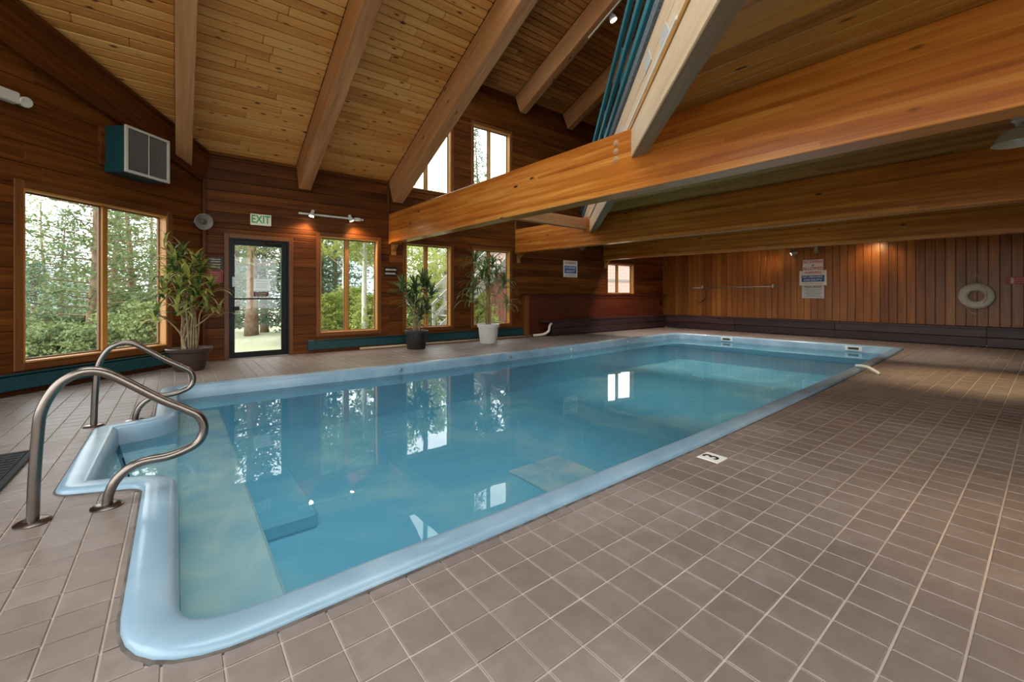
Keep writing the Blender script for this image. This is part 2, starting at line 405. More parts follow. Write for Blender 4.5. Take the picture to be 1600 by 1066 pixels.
MT['roofing'] = simple('grey roofing', srgb(120, 112, 106), .9)

# ------------------------------------------------------------------ dimensions
YB, XE = 9.0, 14.2          # far wall, end wall
XC = .33                    # corner of angled wall and far wall
XW, YS = -3.7, -3.2         # walls behind the camera
EZ, SL = 3.62, .45          # eave height and pitch of the lower roof
UZ, USL = 6.5, .42          # the same for the raised roof
X3 = 3.63                   # first tie beam / step of the roof
XBEAM = [3.63, 7.17, 10.8]; BW = .23; BD = .63
def zc(y): return EZ + SL * (YB - y)
def zu(y): return UZ + USL * (YB - y)
def bz(y): return 2.28 - .0133 * (YB - y)
RY, RUY = .5, 2.6           # ridge lines
S2 = sqrt(.5)
def awall(s, z, off=0.0):   # point on the angled wall; s<=0 runs away from the corner; off>0 into the room
    return Vector((XC + s * S2 + off * S2, YB + s * S2 - off * S2, z))
AEX = Vector((S2, S2, 0)); AN = Vector((S2, -S2, 0)); UPV = Vector((0, 0, 1))
DA = radians(46.2); DD = Vector((cos(DA), sin(DA), 0)); DN = Vector((-sin(DA), cos(DA), 0)); D0 = Vector((3.63, 2.66, 0))
def ydiag(x): return D0.y + (x - D0.x) * math.tan(DA)

# ------------------------------------------------------------------ generic wall cladding
def cut(a0, a1, holes):
    seg = [(a0, a1)]
    for h0, h1 in holes:
        out = []
        for s0, s1 in seg:
            if h1 <= s0 or h0 >= s1: out.append((s0, s1)); continue
            if h0 > s0: out.append((s0, h0))
            if h1 < s1: out.append((h1, s1))
        seg = out
    return [(a, b) for a, b in seg if b - a > .012]
def clad_rows(parent, P, ex, nrm, a0, a1, z0, z1, bw, holes, mat, th=.018, top=None, bot=None):
    """horizontal boards on a vertical wall; P(a,z)->point on the finished face, nrm points into the room.
    top(a)/None: sloping upper limit handled by clipping rows at the place where they meet it"""
    z = z0
    while z < z1 - .004:
        zt = min(z + bw, z1)
        edges = sorted({z, zt} | {e for h in holes for e in (h[2], h[3]) if z + .012 < e < zt - .012})
        for za, zb in zip(edges, edges[1:]):
            zm = (za + zb) / 2
            aa0, aa1 = a0, a1
            if top is not None:
                aa0, aa1 = top(zm, a0, a1)
                if aa1 - aa0 < .05: continue
            for s0, s1 in cut(aa0, aa1, [(h[0], h[1]) for h in holes if h[2] < zm < h[3]]):
                parts = [(s0, s1)]
                if s1 - s0 > 4.2:
                    j = s0 + (s1 - s0) * random.uniform(.35, .65); parts = [(s0, j), (j, s1)]
                for p0, p1 in parts:
                    c = P((p0 + p1) / 2, zm) - Vector(nrm) * (th / 2)
                    plank('board', c, ex, UPV, p1 - p0 - .001, zb - za - .004, th, mat, parent, .005)
        z = zt
def holed(mb, P, nrm, a0, a1, z0, z1, holes, d0, d1):
    """solid backing between depths d0 and d1 behind the face with rectangular holes"""
    zs = sorted({z0, z1} | {e for h in holes for e in (h[2], h[3]) if z0 < e < z1})
    N = Vector(nrm)
    for za, zb in zip(zs, zs[1:]):
        zm = (za + zb) / 2
        for s0, s1 in cut(a0, a1, [(h[0], h[1]) for h in holes if h[2] < zm < h[3]]):
            n = len(mb.v)
            for d in (d0, d1):
                for (a, z) in ((s0, za), (s1, za), (s1, zb), (s0, zb)): mb.v.append(tuple(P(a, z) - N * d))
            for f in ((0, 1, 2, 3), (7, 6, 5, 4), (0, 4, 5, 1), (1, 5, 6, 2), (2, 6, 7, 3), (3, 7, 4, 0)): mb.f.append([n + i for i in f])

# ------------------------------------------------------------------ FLOOR, POOL
def round_poly(pts, step=.09):
    out = []; n = len(pts)
    for i in range(n):
        p = Vector(pts[i][:2]); a = Vector(pts[i - 1][:2]); b = Vector(pts[(i + 1) % n][:2]); r = pts[i][2] if len(pts[i]) > 2 else 0
        if r <= 0: out.append(p); continue
        u = (a - p).normalized(); w = (b - p).normalized()
        half = u.angle(w) / 2; t = min(r / math.tan(half), (a - p).length * .48, (b - p).length * .48)
        p0, p1 = p + u * t, p + w * t
        for k in range(9):
            s = k / 8; out.append(p0 * (1 - s) ** 2 + p * 2 * s * (1 - s) + p1 * s * s)
    res = []
    for i in range(len(out)):
        a, b = out[i], out[(i + 1) % len(out)]; k = max(1, int((b - a).length / .35))
        for j in range(k): res.append(a + (b - a) * j / k)
    return res
POOL = round_poly([(-.155, 1.61, .38), (1.2, 1.605), (3.1, 1.615), (4.6, 1.65), (6.45, 1.71), (8.47, 1.78), (10.4, 1.86), (12.0, 1.95, .14), (11.7, 7.0, .55),
                   (8.7, 6.86), (6.6, 6.68), (4.4, 6.56), (2.7, 6.52), (-.165, 6.62, .22), (-.165, 5.02, .09), (-.55, 4.93, .12), (-.55, 3.44, .14), (-.16, 3.27, .12)])
def pin(x, y, poly=POOL):
    c = False; n = len(poly)
    for i in range(n):
        a, b = poly[i], poly[i - 1]
        if (a.y > y) != (b.y > y) and x < (b.x - a.x) * (y - a.y) / (b.y - a.y) + a.x: c = not c
    return c
def inset(poly, t):
    out = []; n = len(poly)
    for i in range(n):
        a, p, b = poly[i - 1], poly[i], poly[(i + 1) % n]
        e1 = (p - a).normalized(); e2 = (b - p).normalized()
        n1 = Vector((-e1.y, e1.x)); n2 = Vector((-e2.y, e2.x)); m = n1 + n2
        if m.length < 1e-6: m = n1
        m.normalize(); k = max(.5, m.dot(n1)); out.append(p + m * (t / k))
    return out
def ribbon(prof):
    v = []; f = []; n = len(POOL)
    for t, z in prof:
        q = inset(POOL, t) if t else POOL
        v += [(p.x, p.y, z) for p in q]
    for k in range(len(prof) - 1):
        for i in range(n):
            j = (i + 1) % n; f.append([k * n + i, k * n + j, (k + 1) * n + j, (k + 1) * n + i])
    return v, f
ZW = -.12
floor_o = MB()
# grout bed: big slab strips round the pool box, and the gap between box and rim filled by a ring
PX0, PX1, PY0, PY1 = -.6, 12.05, 1.55, 7.05
FX0, FX1, FY0, FY1 = XW, XE, YS, YB + .17
for (x0, x1, y0, y1) in ((FX0, FX1, FY0, PY0), (FX0, FX1, PY1, FY1), (FX0, PX0, PY0, PY1), (PX1, FX1, PY0, PY1)):
    floor_o.box(x0, x1, y0, y1, -.25, -.005)
floor_o = floor_o.build('floor', MT['grout']); tag(floor_o, kind='structure')
# bridging ring from the box to the rim (grout coloured), as a triangulated face with a hole
bm = bmesh.new()
ov = [bm.verts.new((x, y, -.006)) for x, y in ((PX0, PY0), (PX1, PY0), (PX1, PY1), (PX0, PY1))]
iv = [bm.verts.new((p.x, p.y, -.006)) for p in inset(POOL, .05)]
ed = [bm.edges.new((ov[i], ov[(i + 1) % 4])) for i in range(4)] + [bm.edges.new((iv[i], iv[(i + 1) % len(iv)])) for i in range(len(iv))]
bmesh.ops.triangle_fill(bm, edges=ed, use_beauty=True)
for fc in bm.faces:
    if fc.normal.z < 0: fc.normal_flip()
me = bpy.data.meshes.new('grout_bed'); bm.to_mesh(me); bm.free(); me.materials.append(MT['grout'])
inst('grout_bed', me, floor_o, Matrix.Identity(4))
# tiles: nearest 300 as parts, the rest as one part
GX, GY = .0055, .0075
def tile_geo(w, d):
    b = .003; zt, zb = 0.0, -.012
    v = [(-w / 2, -d / 2, zb), (w / 2, -d / 2, zb), (w / 2, d / 2, zb), (-w / 2, d / 2, zb),
         (-w / 2, -d / 2, zt - b), (w / 2, -d / 2, zt - b), (w / 2, d / 2, zt - b), (-w / 2, d / 2, zt - b),
         (-w / 2 + b, -d / 2 + b, zt), (w / 2 - b, -d / 2 + b, zt), (w / 2 - b, d / 2 - b, zt), (-w / 2 + b, d / 2 - b, zt)]
    f = [(8, 9, 10, 11)]
    for i in range(4):
        j = (i + 1) % 4; f += [(i, j, 4 + j, 4 + i), (4 + i, 4 + j, 8 + j, 8 + i)]
    return v, f
fw = Vector((sin(YAW), cos(YAW))); rt = Vector((cos(YAW), -sin(YAW)))
shared = bpy.data.meshes.new('tile'); tv, tf = tile_geo(TPX - GX, TPY - GY); shared.from_pydata(tv, [], tf); shared.materials.append(MT['tile'])
tiles = []
inner = inset(POOL, .09)
MARK = None
for i in range(int((FX0 - TX0) / TPX) - 1, int((FX1 - TX0) / TPX) + 2):
    for j in range(int((FY0 - TY0) / TPY) - 1, int((YB - TY0) / TPY) + 2):
        x = TX0 + (i + .5) * TPX; y = TY0 + (j + .5) * TPY
        if x < FX0 + .05 or x > 13.9 or y < FY0 + .05 or y > YB - .02: continue
        if y > YB + (x - XC) - .02: continue
        hx = hy = 1.0; ox = oy = 0.0
        def clash(x_, y_, a, b): return any(pin(x_ + sx * TPX / 2 * a, y_ + sy * TPY / 2 * b, inner) for sx in (-1, 0, 1) for sy in (-1, 0, 1))
        if clash(x, y, 1, 1):
            ok = False
            for fr in (.75, .5, .3):
                for dx_, dy_ in ((1, 0), (-1, 0), (0, 1), (0, -1)):
                    a = fr if dx_ else 1; b = fr if dy_ else 1
                    ox, oy = dx_ * (1 - fr) * TPX / 2, dy_ * (1 - fr) * TPY / 2
                    if not clash(x + ox, y + oy, a, b): ok = True; hx, hy = a, b; break
                if ok: break
            if not ok: continue
            x += ox; y += oy
        r = Vector((x, y)); d = r.dot(fw); q = r.dot(rt)
        vis = d > .9
        px = 800 + F * q / d if vis else 1e9; py = HZ + F * CAMH / d if vis else 1e9
        on = vis and -40 < px < 1640 and py < 1100
        tiles.append((0 if on else 1, d if vis else 99, x, y, hx, hy))
tiles.sort()
if True:
    mk = min(tiles, key=lambda t: (t[2] - 2.89) ** 2 + (t[3] - 1.51) ** 2)
    MARK = (mk[2], mk[3]); tiles.remove(mk)
for k, (on, d, x, y, hx, hy) in enumerate(tiles[:300]):
    rz = Matrix.Rotation(random.uniform(-.004, .004), 4, 'X') @ Matrix.Rotation(random.uniform(-.004, .004), 4, 'Y')
    inst('tile', shared, floor_o, Matrix.Translation((x, y, random.uniform(-.0006, .0006))) @ rz @ Matrix.Diagonal((hx * (1 if hx == 1 else .97), hy * (1 if hy == 1 else .97), 1, 1)))
rest = MB()
for (on, d, x, y, hx, hy) in tiles[300:]:
    n = len(rest.v); dz = random.uniform(-.0006, .0006)
    rest.v += [(a * hx + x, b * hy + y, c + dz) for a, b, c in tv]; rest.f += [[n + i for i in f] for f in tf]
o = rest.build('tile_field', MT['tile'], floor_o); tag(o, kind='stuff')
# depth marker
mkr = mobj('depth_marker_tile', tv, tf, MT['white'], None, mw=Matrix.Translation((MARK[0], MARK[1], .0015)))
tag(mkr, 'small white depth marker tile with black numeral at the pool edge', 'tile')
lettering('3', .15, MT['ink'], mkr, (MARK[0], MARK[1], .0025), (1, 0, 0), (0, 1, 0))

# pool
pool = empty('swimming_pool', (6, 4.2, 0)); tag(pool, 'long blue fibreglass swimming pool with rounded rim and entry alcove', 'pool')
v, f = ribbon([(0, -.03), (0, .008), (.006, .022), (.02, .03), (.05, .033), (.11, .033), (.135, .028), (.152, .012), (.16, -.02), (.165, -.19)])
rim = mobj('rim', v, f, MT['rim'], pool); auto_smooth(rim, 50)
v, f = ribbon([(-.012, -.012), (-.010, .002), (-.002, .005), (.004, .006), (.006, -.012)]); mobj('caulk_joint', v, f, simple('grimy caulk', srgb(84, 76, 70), .9, noise=.5, nscale=14), pool, True)
v, f = ribbon([(.165, -.19), (.17, -.62), (.21, -.72)]); mobj('basin_wall', v, f, MT['basin'], pool, True)
q = inset(POOL, .205); bm = bmesh.new(); vs = [bm.verts.new((p.x, p.y, -.715)) for p in q]; fc = bm.faces.new(vs); bmesh.ops.triangulate(bm, faces=[fc])
me = bpy.data.meshes.new('basin_floor'); bm.to_mesh(me); bm.free(); me.materials.append(MT['basinfloor']); inst('basin_floor', me, pool, Matrix.Identity(4))
bx('step_ledge', -.02, .41, 1.77, 6.46, -.72, -.29, MT['ledge'], pool, .02)
bx('entry_step', -.40, .0, 3.42, 4.86, -.72, -.20, MT['ledge'], pool, .015)
bx('lower_step', .40, .88, 3.6, 5.2, -.72, -.58, MT['basinfloor'], pool, .03)
bx('floor_slab', 2.7, 3.4, 2.35, 3.5, -.72, -.69, MT['ledge'], pool, .03)
q = inset(POOL, .1645); bm = bmesh.new(); vs = [bm.verts.new((p.x, p.y, ZW)) for p in q]; fc = bm.faces.new(vs); bmesh.ops.triangulate(bm, faces=[fc])
me = bpy.data.meshes.new('pool_water'); bm.to_mesh(me); bm.free(); me.materials.append(MT['water'])
wo = inst('pool_water', me, None, Matrix.Identity(4)); tag(wo, 'clear still teal water filling the swimming pool', 'water', kind='stuff')
for fcx in me.polygons: pass
# skimmer mouths at the far end and wall fittings on the long far side
def endx(y): # inner face x at the far end
    return 12.0 - .165 + (11.7 - 12.0) * (y - 1.95) / (7.0 - 1.95)
for y in (5.45, 2.75):
    e = Vector((11.7 - 12.0, 7.0 - 1.95, 0)).normalized(); c = Vector((endx(y) - .006, y, -.045))
    s = plank('skimmer_frame', c, e, UPV, .30, .10, .012, MT['white'], pool, .004)
    plank('skimmer_mouth', c - Vector((.007, 0, 0)), e, UPV, .19, .05, .008, MT['skim'], s, .002)
for x, y in ((2.75, 6.34), (5.0, 6.415), (6.75, 6.52), (9.0, 6.70)):
    mb = MB(); m = frame_m((x, y, -.045), (1, 0, 0), (0, 0, 1)); mb.lathe([(.03, 0), (.03, .012), (.018, .018), (.006, .018)], 14, m=m)
    mb.build('inlet_fitting', MT['steel'] if x < 5.5 else MT['offwhite'], pool)

# hand rails
def rail(y, label, pts):
    t = empty('pool_handrail', (-.56, y, 0)); tag(t, label, 'handrail', 'stainless handrails at the pool entry')
    mb = MB(); mb.tube(spline([(x, y, z) for x, z in pts], 7), .0235, 14); mb.build('tube', MT['chrome'], t, True)
    for x in (pts[0][0], pts[-1][0]):
        mb = MB(); mb.lathe([(.068, 0), (.068, .006), (.055, .014), (.03, .018), (.0, .018)], 24, (x, y, 0)); auto_smooth(mb.build('flange', MT['chrome'], t))
RP = [(-.563, 0), (-.558, .2), (-.548, .40), (-.535, .54), (-.49, .65), (-.435, .705), (-.37, .728), (-.30, .71), (-.215, .648), (-.08, .54), (.035, .462), (.098, .41), (.122, .335), (.098, .265), (.035, .228), (-.046, .208), (-.15, .205), (-.215, .178), (-.265, .125), (-.29, .06), (-.297, 0)]
rail(3.11, 'bent stainless pool handrail nearest the camera, beside the black mat', RP)
rail(5.09, 'bent stainless pool handrail on the far side of the entry alcove, towards the big window', [(a - .005, b * .97) for a, b in RP])

# rubber mat
mt = empty('rubber_mat', (-1.3, 4.1, 0)); tag(mt, 'black ribbed rubber mat lying on the tiles at the left edge', 'mat')
bx('base', -1.9, -.80, 3.2, 4.56, .001, .008, MT['rubber'], mt, .002)
mb = MB()
for k in range(21): mb.box(-1.86, -.84, 3.24 + k * .063, 3.275 + k * .063, .008, .016)
for k in range(14): mb.box(-1.86 + k * .077, -1.84 + k * .077, 3.24, 4.53, .008, .013)
tag(mb.build('ribs', MT['rubber'], mt), kind='stuff')
bx('border', -.835, -.795, 3.2, 4.56, .002, .018, MT['rubber'], mt, .004)

# ------------------------------------------------------------------ FAR WALL with windows
WIN = [(2.22, 3.39, .38, 2.31), (4.03, 5.19, .38, 2.31), (5.83, 6.99, .38, 2.31), (4.03, 5.19, 3.56, 5.45), (5.83, 6.99, 3.56, 5.45), (11.02, 12.42, 1.19, 2.18)]
DOOR = (.71, 1.66, 0, 2.15)
HB = WIN + [DOOR]
PB = lambda a, z: Vector((a, YB, z)); NB = Vector((0, -1, 0))
mb = MB(); holed(mb, PB, NB, XC - .1, X3 + .1, 0, EZ + .02, HB, .018, .17); holed(mb, PB, NB, X3 + .1, XE + .2, 0, UZ + .05, HB, .018, .17)
wallB = mb.build('wall_far', MT['backing']); tag(wallB, kind='structure')
clad_rows(wallB, PB, (1, 0, 0), NB, XC, X3 + .02, 0, EZ, .185, HB, MT['wall'])
clad_rows(wallB, PB, (1, 0, 0), NB, X3 + .02, XE, 0, UZ, .185, HB, MT['wall'])
# trims on the far wall
tr = empty('trim_1', (X3, YB, 0)); tag(tr, kind='structure')
bx('corner_strip', X3 - .035, X3 + .0, YB - .03, YB, 2.9, EZ, MT['wintrim_dark'], tr)
bx('corner_strip', XC + .0, XC + .045, YB - .045, YB, 0, EZ, MT['wall'], tr)
bx('corner_strip', 7.15, 7.185, YB - .03, YB, 2.9, 3.15, MT['wintrim_dark'], tr)
bx('eave_strip', XC, X3, YB - .03, YB, EZ - .05, EZ, MT['wall'], tr)

def window(n, label, P, ex, nrm, a0, a1, z0, z1, mull, depth=.15, casing=.07, frame_mat='wintrim', inner_off=None):
    ex = Vector(ex); N = Vector(nrm)
    w = empty('window_%d' % n, P((a0 + a1) / 2, z0)); tag(w, label, None, kind='structure')
    am, zm = (a0 + a1) / 2, (z0 + z1) / 2
    fm = MT[frame_mat]
    # jamb liner inside the opening
    t = .022
    def bar(name, a, z, L, wid, th, d, vertical, mat):
        c = P(a, z) - N * d
        if vertical: return plank(name, c, UPV, ex, L, wid, th, mat, w, .004)
        return plank(name, c, ex, UPV, L, wid, th, mat, w, .004)
    dd = depth + .02
    bar('jamb', a0 + t / 2, zm, z1 - z0, t, dd, dd / 2 - .012, True, fm); bar('jamb', a1 - t / 2, zm, z1 - z0, t, dd, dd / 2 - .012, True, fm)
    bar('head', am, z1 - t / 2, a1 - a0 - 2 * t, t, dd, dd / 2 - .012, False, fm)
    bar('sill', am, z0 + t / 2, a1 - a0 - 2 * t, t, dd + .02, dd / 2 - .02, False, fm)
    # casing on the wall face
    c = casing
    bar('casing', a0 - c / 2, zm, z1 - z0 + 2 * c, c, .02, -.008, True, MT['wintrim_dark']); bar('casing', a1 + c / 2, zm, z1 - z0 + 2 * c, c, .02, -.008, True, MT['wintrim_dark'])
    bar('casing', am, z1 + c / 2, a1 - a0, c, .02, -.008, False, MT['wintrim_dark']); bar('casing', am, z0 - c / 2, a1 - a0, c, .02, -.008, False, MT['wintrim_dark'])
    xs = [a0 + t] + list(mull) + [a1 - t]
    for m_ in mull: bar('mullion', m_, zm, z1 - z0 - 2 * t, .07, .07, .105, True, fm)
    for s0, s1 in zip(xs, xs[1:]):
        lo = s0 + (.035 if s0 in mull else 0); hi = s1 - (.035 if s1 in mull else 0)
        s = .018
        bar('sash', lo + s / 2, zm, z1 - z0 - 2 * t, s, .035, .12, True, MT['sash']); bar('sash', hi - s / 2, zm, z1 - z0 - 2 * t, s, .035, .12, True, MT['sash'])
        bar('sash', (lo + hi) / 2, z1 - t - s / 2, hi - lo - 2 * s, s, .035, .12, False, MT['sash']); bar('sash', (lo + hi) / 2, z0 + t + s / 2, hi - lo - 2 * s, s, .035, .12, False, MT['sash'])
        bar('pane', (lo + hi) / 2, zm, hi - lo - s, z1 - z0 - 2 * t - s, .006, .125, False, MT['glass'])
    return w
wl = ['two-pane wooden window right of the exit door', 'two-pane wooden window behind the black potted plant', 'two-pane wooden window behind the white potted plant',
      'upper window cut by the sloping rafter', 'upper two-pane window high on the far wall', 'small two-pane window above the far bench']
for k, (a0, a1, z0, z1) in enumerate(WIN):
    window(k + 2, wl[k], PB, (1, 0, 0), NB, a0, a1, z0, z1, [a0 + (.545 if k < 5 else .62) * 1.0], casing=.07 if k < 5 else .05)

# door
dr = empty('door_1', (1.185, YB, 0)); tag(dr, 'black framed glass exit door with a crossbar', None, kind='structure')
a0, a1, z0, z1 = DOOR
for x0, x1, zz0, zz1 in ((a0, a0 + .03, 0, z1), (a1 - .03, a1, 0, z1), (a0 + .03, a1 - .03, z1 - .03, z1)): bx('frame', x0, x1, YB - .02, YB + .12, zz0, zz1, MT['black'], dr)
lf = empty('leaf', (1.185, YB, 0)); lf.parent = dr; lf.matrix_basis = Matrix.Identity(4); WM[lf.name] = WM[dr.name]
for x0, x1, zz0, zz1 in ((a0 + .03, a0 + .085, .01, z1 - .03), (a1 - .125, a1 - .03, .01, z1 - .03)): bx('stile', x0, x1, YB + .0, YB + .045, zz0, zz1, MT['black'], lf)
for zz0, zz1 in ((.01, .11), (2.03, z1 - .03)): bx('rail', a0 + .085, a1 - .125, YB + .0, YB + .045, zz0, zz1, MT['black'], lf)
bx('crossbar', a0 + .085, a1 - .125, YB + .0, YB + .045, 1.055, 1.08, MT['black'], lf)
for zz0, zz1 in ((.11, 1.055), (1.08, 2.03)): bx('pane', a0 + .085, a1 - .125, YB + .018, YB + .024, zz0, zz1, MT['glass'], lf, .001)
bx('handle', a0 + .06, a0 + .15, YB - .05, YB + .0, .86, .93, MT['black'], lf, .008)
bx('lock_plate', a0 + .045, a0 + .09, YB - .012, YB + .0, 1.28, 1.46, MT['steel'], lf)
bx('door_closer', 1.28, 1.56, YB - .05, YB - .0, 2.06, 2.115, MT['black'], lf, .008)
bx('threshold', a0, a1, YB - .03, YB + .14, 0, .012, MT['steel'], dr)
c = .075
bx('casing', a0 - c, a0, YB - .02, YB, 0, z1 + c, MT['wintrim_dark'], dr); bx('casing', a1, a1 + c, YB - .02, YB, 0, z1 + c, MT['wintrim_dark'], dr); bx('casing', a0, a1, YB - .02, YB, z1, z1 + c, MT['wintrim_dark'], dr)
def panel_sign(name, label, cat, x0, x1, z0, z1, mat, y=YB, t=.006):
    o = bx(name, x0, x1, y - t, y, z0, z1, mat, None, .001); tag(o, label, cat); return o
def lines(o, xa, xb, zs, h, mat, y):   # rows of print too small to read
    for k, z in enumerate(zs):
        mb = MB(); x = xa + random.uniform(0, .1) * (xb - xa); e = xb - random.uniform(0, .12) * (xb - xa)
        while x < e:
            w = random.uniform(.05, .2) * (xb - xa); mb.box(x, min(x + w, e), y - .0012, y, z - h / 2, z + h / 2); x += w + .03 * (xb - xa)
        mb.build('print_line', mat, o)
o = panel_sign('paper_notice', 'white paper notice taped inside the exit door glass', 'notice', 1.085, 1.355, 1.215, 1.43, MT['paper'], YB + .016, .002)
lines(o, 1.12, 1.32, [1.39, 1.34, 1.30, 1.27], .008, MT['greytext'], YB + .0135)
o = panel_sign('door_sign', 'small dark red sign under the paper on the door glass', 'sign', 1.085, 1.325, 1.11, 1.19, simple('maroon sign', srgb(84, 44, 34), .5), YB + .016, .003)
lines(o, 1.11, 1.30, [1.165, 1.135], .012, MT['paleprint'], YB + .0125)
ex_s = empty('exit_sign', (1.195, YB, 2.41)); tag(ex_s, 'white EXIT sign with green letters above the door', 'sign')
bx('housing', 1.03, 1.36, YB - .05, YB, 2.41, 2.61, MT['exitface'], ex_s, .006)
lettering('EXIT', .2, MT['green'], ex_s, (1.195, YB - .052, 2.51), (1, 0, 0), UPV, .74)
o = panel_sign('rules_sign', 'small black sign with pale lettering left of the door', 'sign', .40, .62, 1.575, 1.79, MT['sgnblk'])
lines(o, .43, .60, [1.755, 1.715, 1.67, 1.62], .016, MT['paleprint'], YB - .0065)
o = panel_sign('warning_sign', 'small red sign under the black one left of the door', 'sign', .40, .62, 1.35, 1.56, MT['sgnred'])
lines(o, .43, .60, [1.525, 1.49, 1.455, 1.42, 1.385], .013, MT['pinkprint'], YB - .0065)
o = panel_sign('hours_sign', 'small black two-line sign between the windows beside the first beam', 'sign', 3.52, 3.83, 1.545, 1.76, MT['sgnblk'])
lines(o, 3.55, 3.80, [1.695, 1.61], .036, MT['paleprint'], YB - .0065)
def lifeguard_sign(P, ex, w, h, label, name='lifeguard_sign'):
    """white board: red WARNING, blue panel NO LIFEGUARD / ON DUTY"""
    ex = Vector(ex); N = ex.cross(UPV)
    o = plank(name, P - N * -.003, ex, UPV, w, h, .006, MT['white'], None, .001); tag(o, label, 'sign')
    f0 = P + N * .0065
    plank('blue_panel', f0 + UPV * (-.04 * h), ex, UPV, w * .84, h * .44, .001, MT['blue'], o, .0001)
    lettering('WARNING', h * .21, MT['red'], o, f0 + UPV * (h * .36), ex, UPV, min(1, w / h) * .95)
    f1 = f0 + N * .001
    lettering('NO LIFEGUARD', h * .17, MT['white'], o, f1 + UPV * (h * .07), ex, UPV, .62 * w / h)
    lettering('ON DUTY', h * .19, MT['white'], o, f1 + UPV * (-h * .14), ex, UPV, .8 * w / h)
    for k in range(2): plank('print_line', f0 + UPV * (-h * (.34 + .07 * k)), ex, UPV, w * .76, h * .025, .001, MT['greytext'], o, .0001)
    return o
lifeguard_sign(Vector((9.3, YB, 1.93)), (1, 0, 0), .6, .5, 'white, red and blue lifeguard sign on the far wall beside the small window')

# baseboard heater and pipe along the far wall
def heater(name, label, P, ex, nrm, a0, a1, z0=.06, z1=.25):
    ex = Vector(ex); N = Vector(nrm); h = empty(name, P((a0 + a1) / 2, 0)); tag(h, label, 'heater')
    L = a1 - a0; am = (a0 + a1) / 2
    plank('back_plate', P(am, .5 * (z0 + z1)) + N * .008, ex, UPV, L, z1 - z0, .012, MT['teal'], h)
    plank('front_cover', P(am, z0 + .085) + N * .085, ex, UPV, L, .15, .012, MT['teal'], h)
    plank('top_cover', P(am, z1 - .006) + N * .045, ex, N, L, .085, .012, MT['teal'], h)
    for a in (a0 + .06, a1 - .06): plank('end_cap', P(a, .5 * (z0 + z1)) + N * .05, ex, UPV, .12, z1 - z0 + .012, .10, MT['teal'], h, .008)
    return h
heater('baseboard_heater', 'long teal baseboard heater under the far wall windows', PB, (1, 0, 0), NB, 1.98, 7.75)
mb = MB(); mb.tube([(2.95, 8.84, .03), (7.6, 8.84, .03)], .026, 10); o = mb.build('floor_pipe', MT['pipe'], None, True); tag(o, 'tan pipe lying along the floor under the far heater', 'pipe')
mb = MB(); mb.tube(spline([(7.62, 8.76, .045), (7.78, 8.74, .045), (7.95, 8.68, .07), (8.05, 8.62, .15), (8.08, 8.62, .26), (8.14, 8.64, .33), (8.22, 8.66, .35)], 6), .035, 12); o = mb.build('drain_pipe', MT['pvc'], None, True); tag(o, 'white curved pipe running into the end of the far bench', 'pipe')

# low partition with boards and bench along the far wall
wn = empty('low_partition', (10.8, 8.95, 0)); tag(wn, 'low red stained board partition with a cap behind the far bench', 'partition')
bx('cap', 7.36, XE, 8.78, YB, 1.13, 1.17, MT['wainscot'], wn); bx('end_post', 7.40, 7.52, 8.82, YB, 0, 1.13, MT['wintrim_dark'], wn)
mb = MB(); x = 7.52
while x < 13.74: mb.box(x + .003, min(x + .087, 13.74), 8.835, 8.86, .0, 1.13); x += .09
tag(mb.build('narrow_boards', MT['wainscot'], wn), kind='stuff'); bx('core', 7.5, 13.74, 8.86, YB, 0, 1.12, MT['backing'], wn)
bx('top_rail', 7.52, 13.74, 8.815, 8.835, 1.05, 1.13, MT['wainscot'], wn)
bf = empty('bench', (11, 8.7, 0)); tag(bf, 'dark stained board bench along the far wall under the small window', 'bench', 'dark built-in benches')
bx('seat_board', 7.85, 13.7, 8.57, 8.83, .40, .44, MT['bench'], bf)
bx('front_board', 8.18, 13.74, 8.585, 8.61, .225, .398, MT['bench'], bf); bx('front_board', 8.18, 13.74, 8.585, 8.61, .03, .215, MT['bench'], bf)
for x in (8.2, 10.9, 13.6): bx('support', x, x + .08, 8.62, 8.80, 0, .40, MT['bench'], bf)
bb = empty('bench', (13.95, 3, 0)); tag(bb, 'long dark stained board bench across the end wall under the life ring', 'bench', 'dark built-in benches')
ys = [-3.0, .9, 3.6, 6.2, 8.57]
for k in range(4):
    y0, y1 = ys[k], ys[k + 1]
    bx('seat_board', 13.72, 14.18, y0 + .003, y1 - .003, .40, .44, MT['bench'], bb)
    bx('front_board', 13.74, 13.765, y0 + .003, y1 - .003, .225, .398, MT['bench'], bb); bx('front_board', 13.74, 13.765, y0 + .003, y1 - .003, .02, .212, MT['bench'], bb)
    bx('support', 13.77, 14.1, y0 + .1, y0 + .18, 0, .40, MT['bench'], bb)

# ------------------------------------------------------------------ ANGLED LEFT WALL
AW = [(-2.44, -.66, .35, 2.36)]
AL = 5.65
mb = MB(); holed(mb, awall, AN, -AL, .05, 0, 3.62, AW, .018, .17)
n = len(mb.v)  # sloping top part
for d in (.018, .17):
    for s, z in ((-AL, 3.6), (.02, 3.6), (.02, zc(YB) + .03), (-AL, zc(YB - AL * S2) + .05)): mb.v.append(tuple(awall(s, z, -d)))
for f in ((0, 1, 2, 3), (7, 6, 5, 4), (0, 4, 5, 1), (1, 5, 6, 2), (2, 6, 7, 3), (3, 7, 4, 0)): mb.f.append([n + i for i in f])
wallA = mb.build('wall_left', MT['backing']); tag(wallA, kind='structure')
def atop(zm, a0, a1):
    lim = -(zm - EZ) / (SL * S2) if zm > EZ - .02 else 0
    return a0, min(a1, lim)
clad_rows(wallA, awall, AEX, AN, -AL, 0, 0, 5.4, .24, AW, MT['wall'], top=atop)
window(1, 'large two-pane window in the left wall', awall, AEX, AN, -2.44, -.66, .35, 2.36, [-1.50], casing=.085)
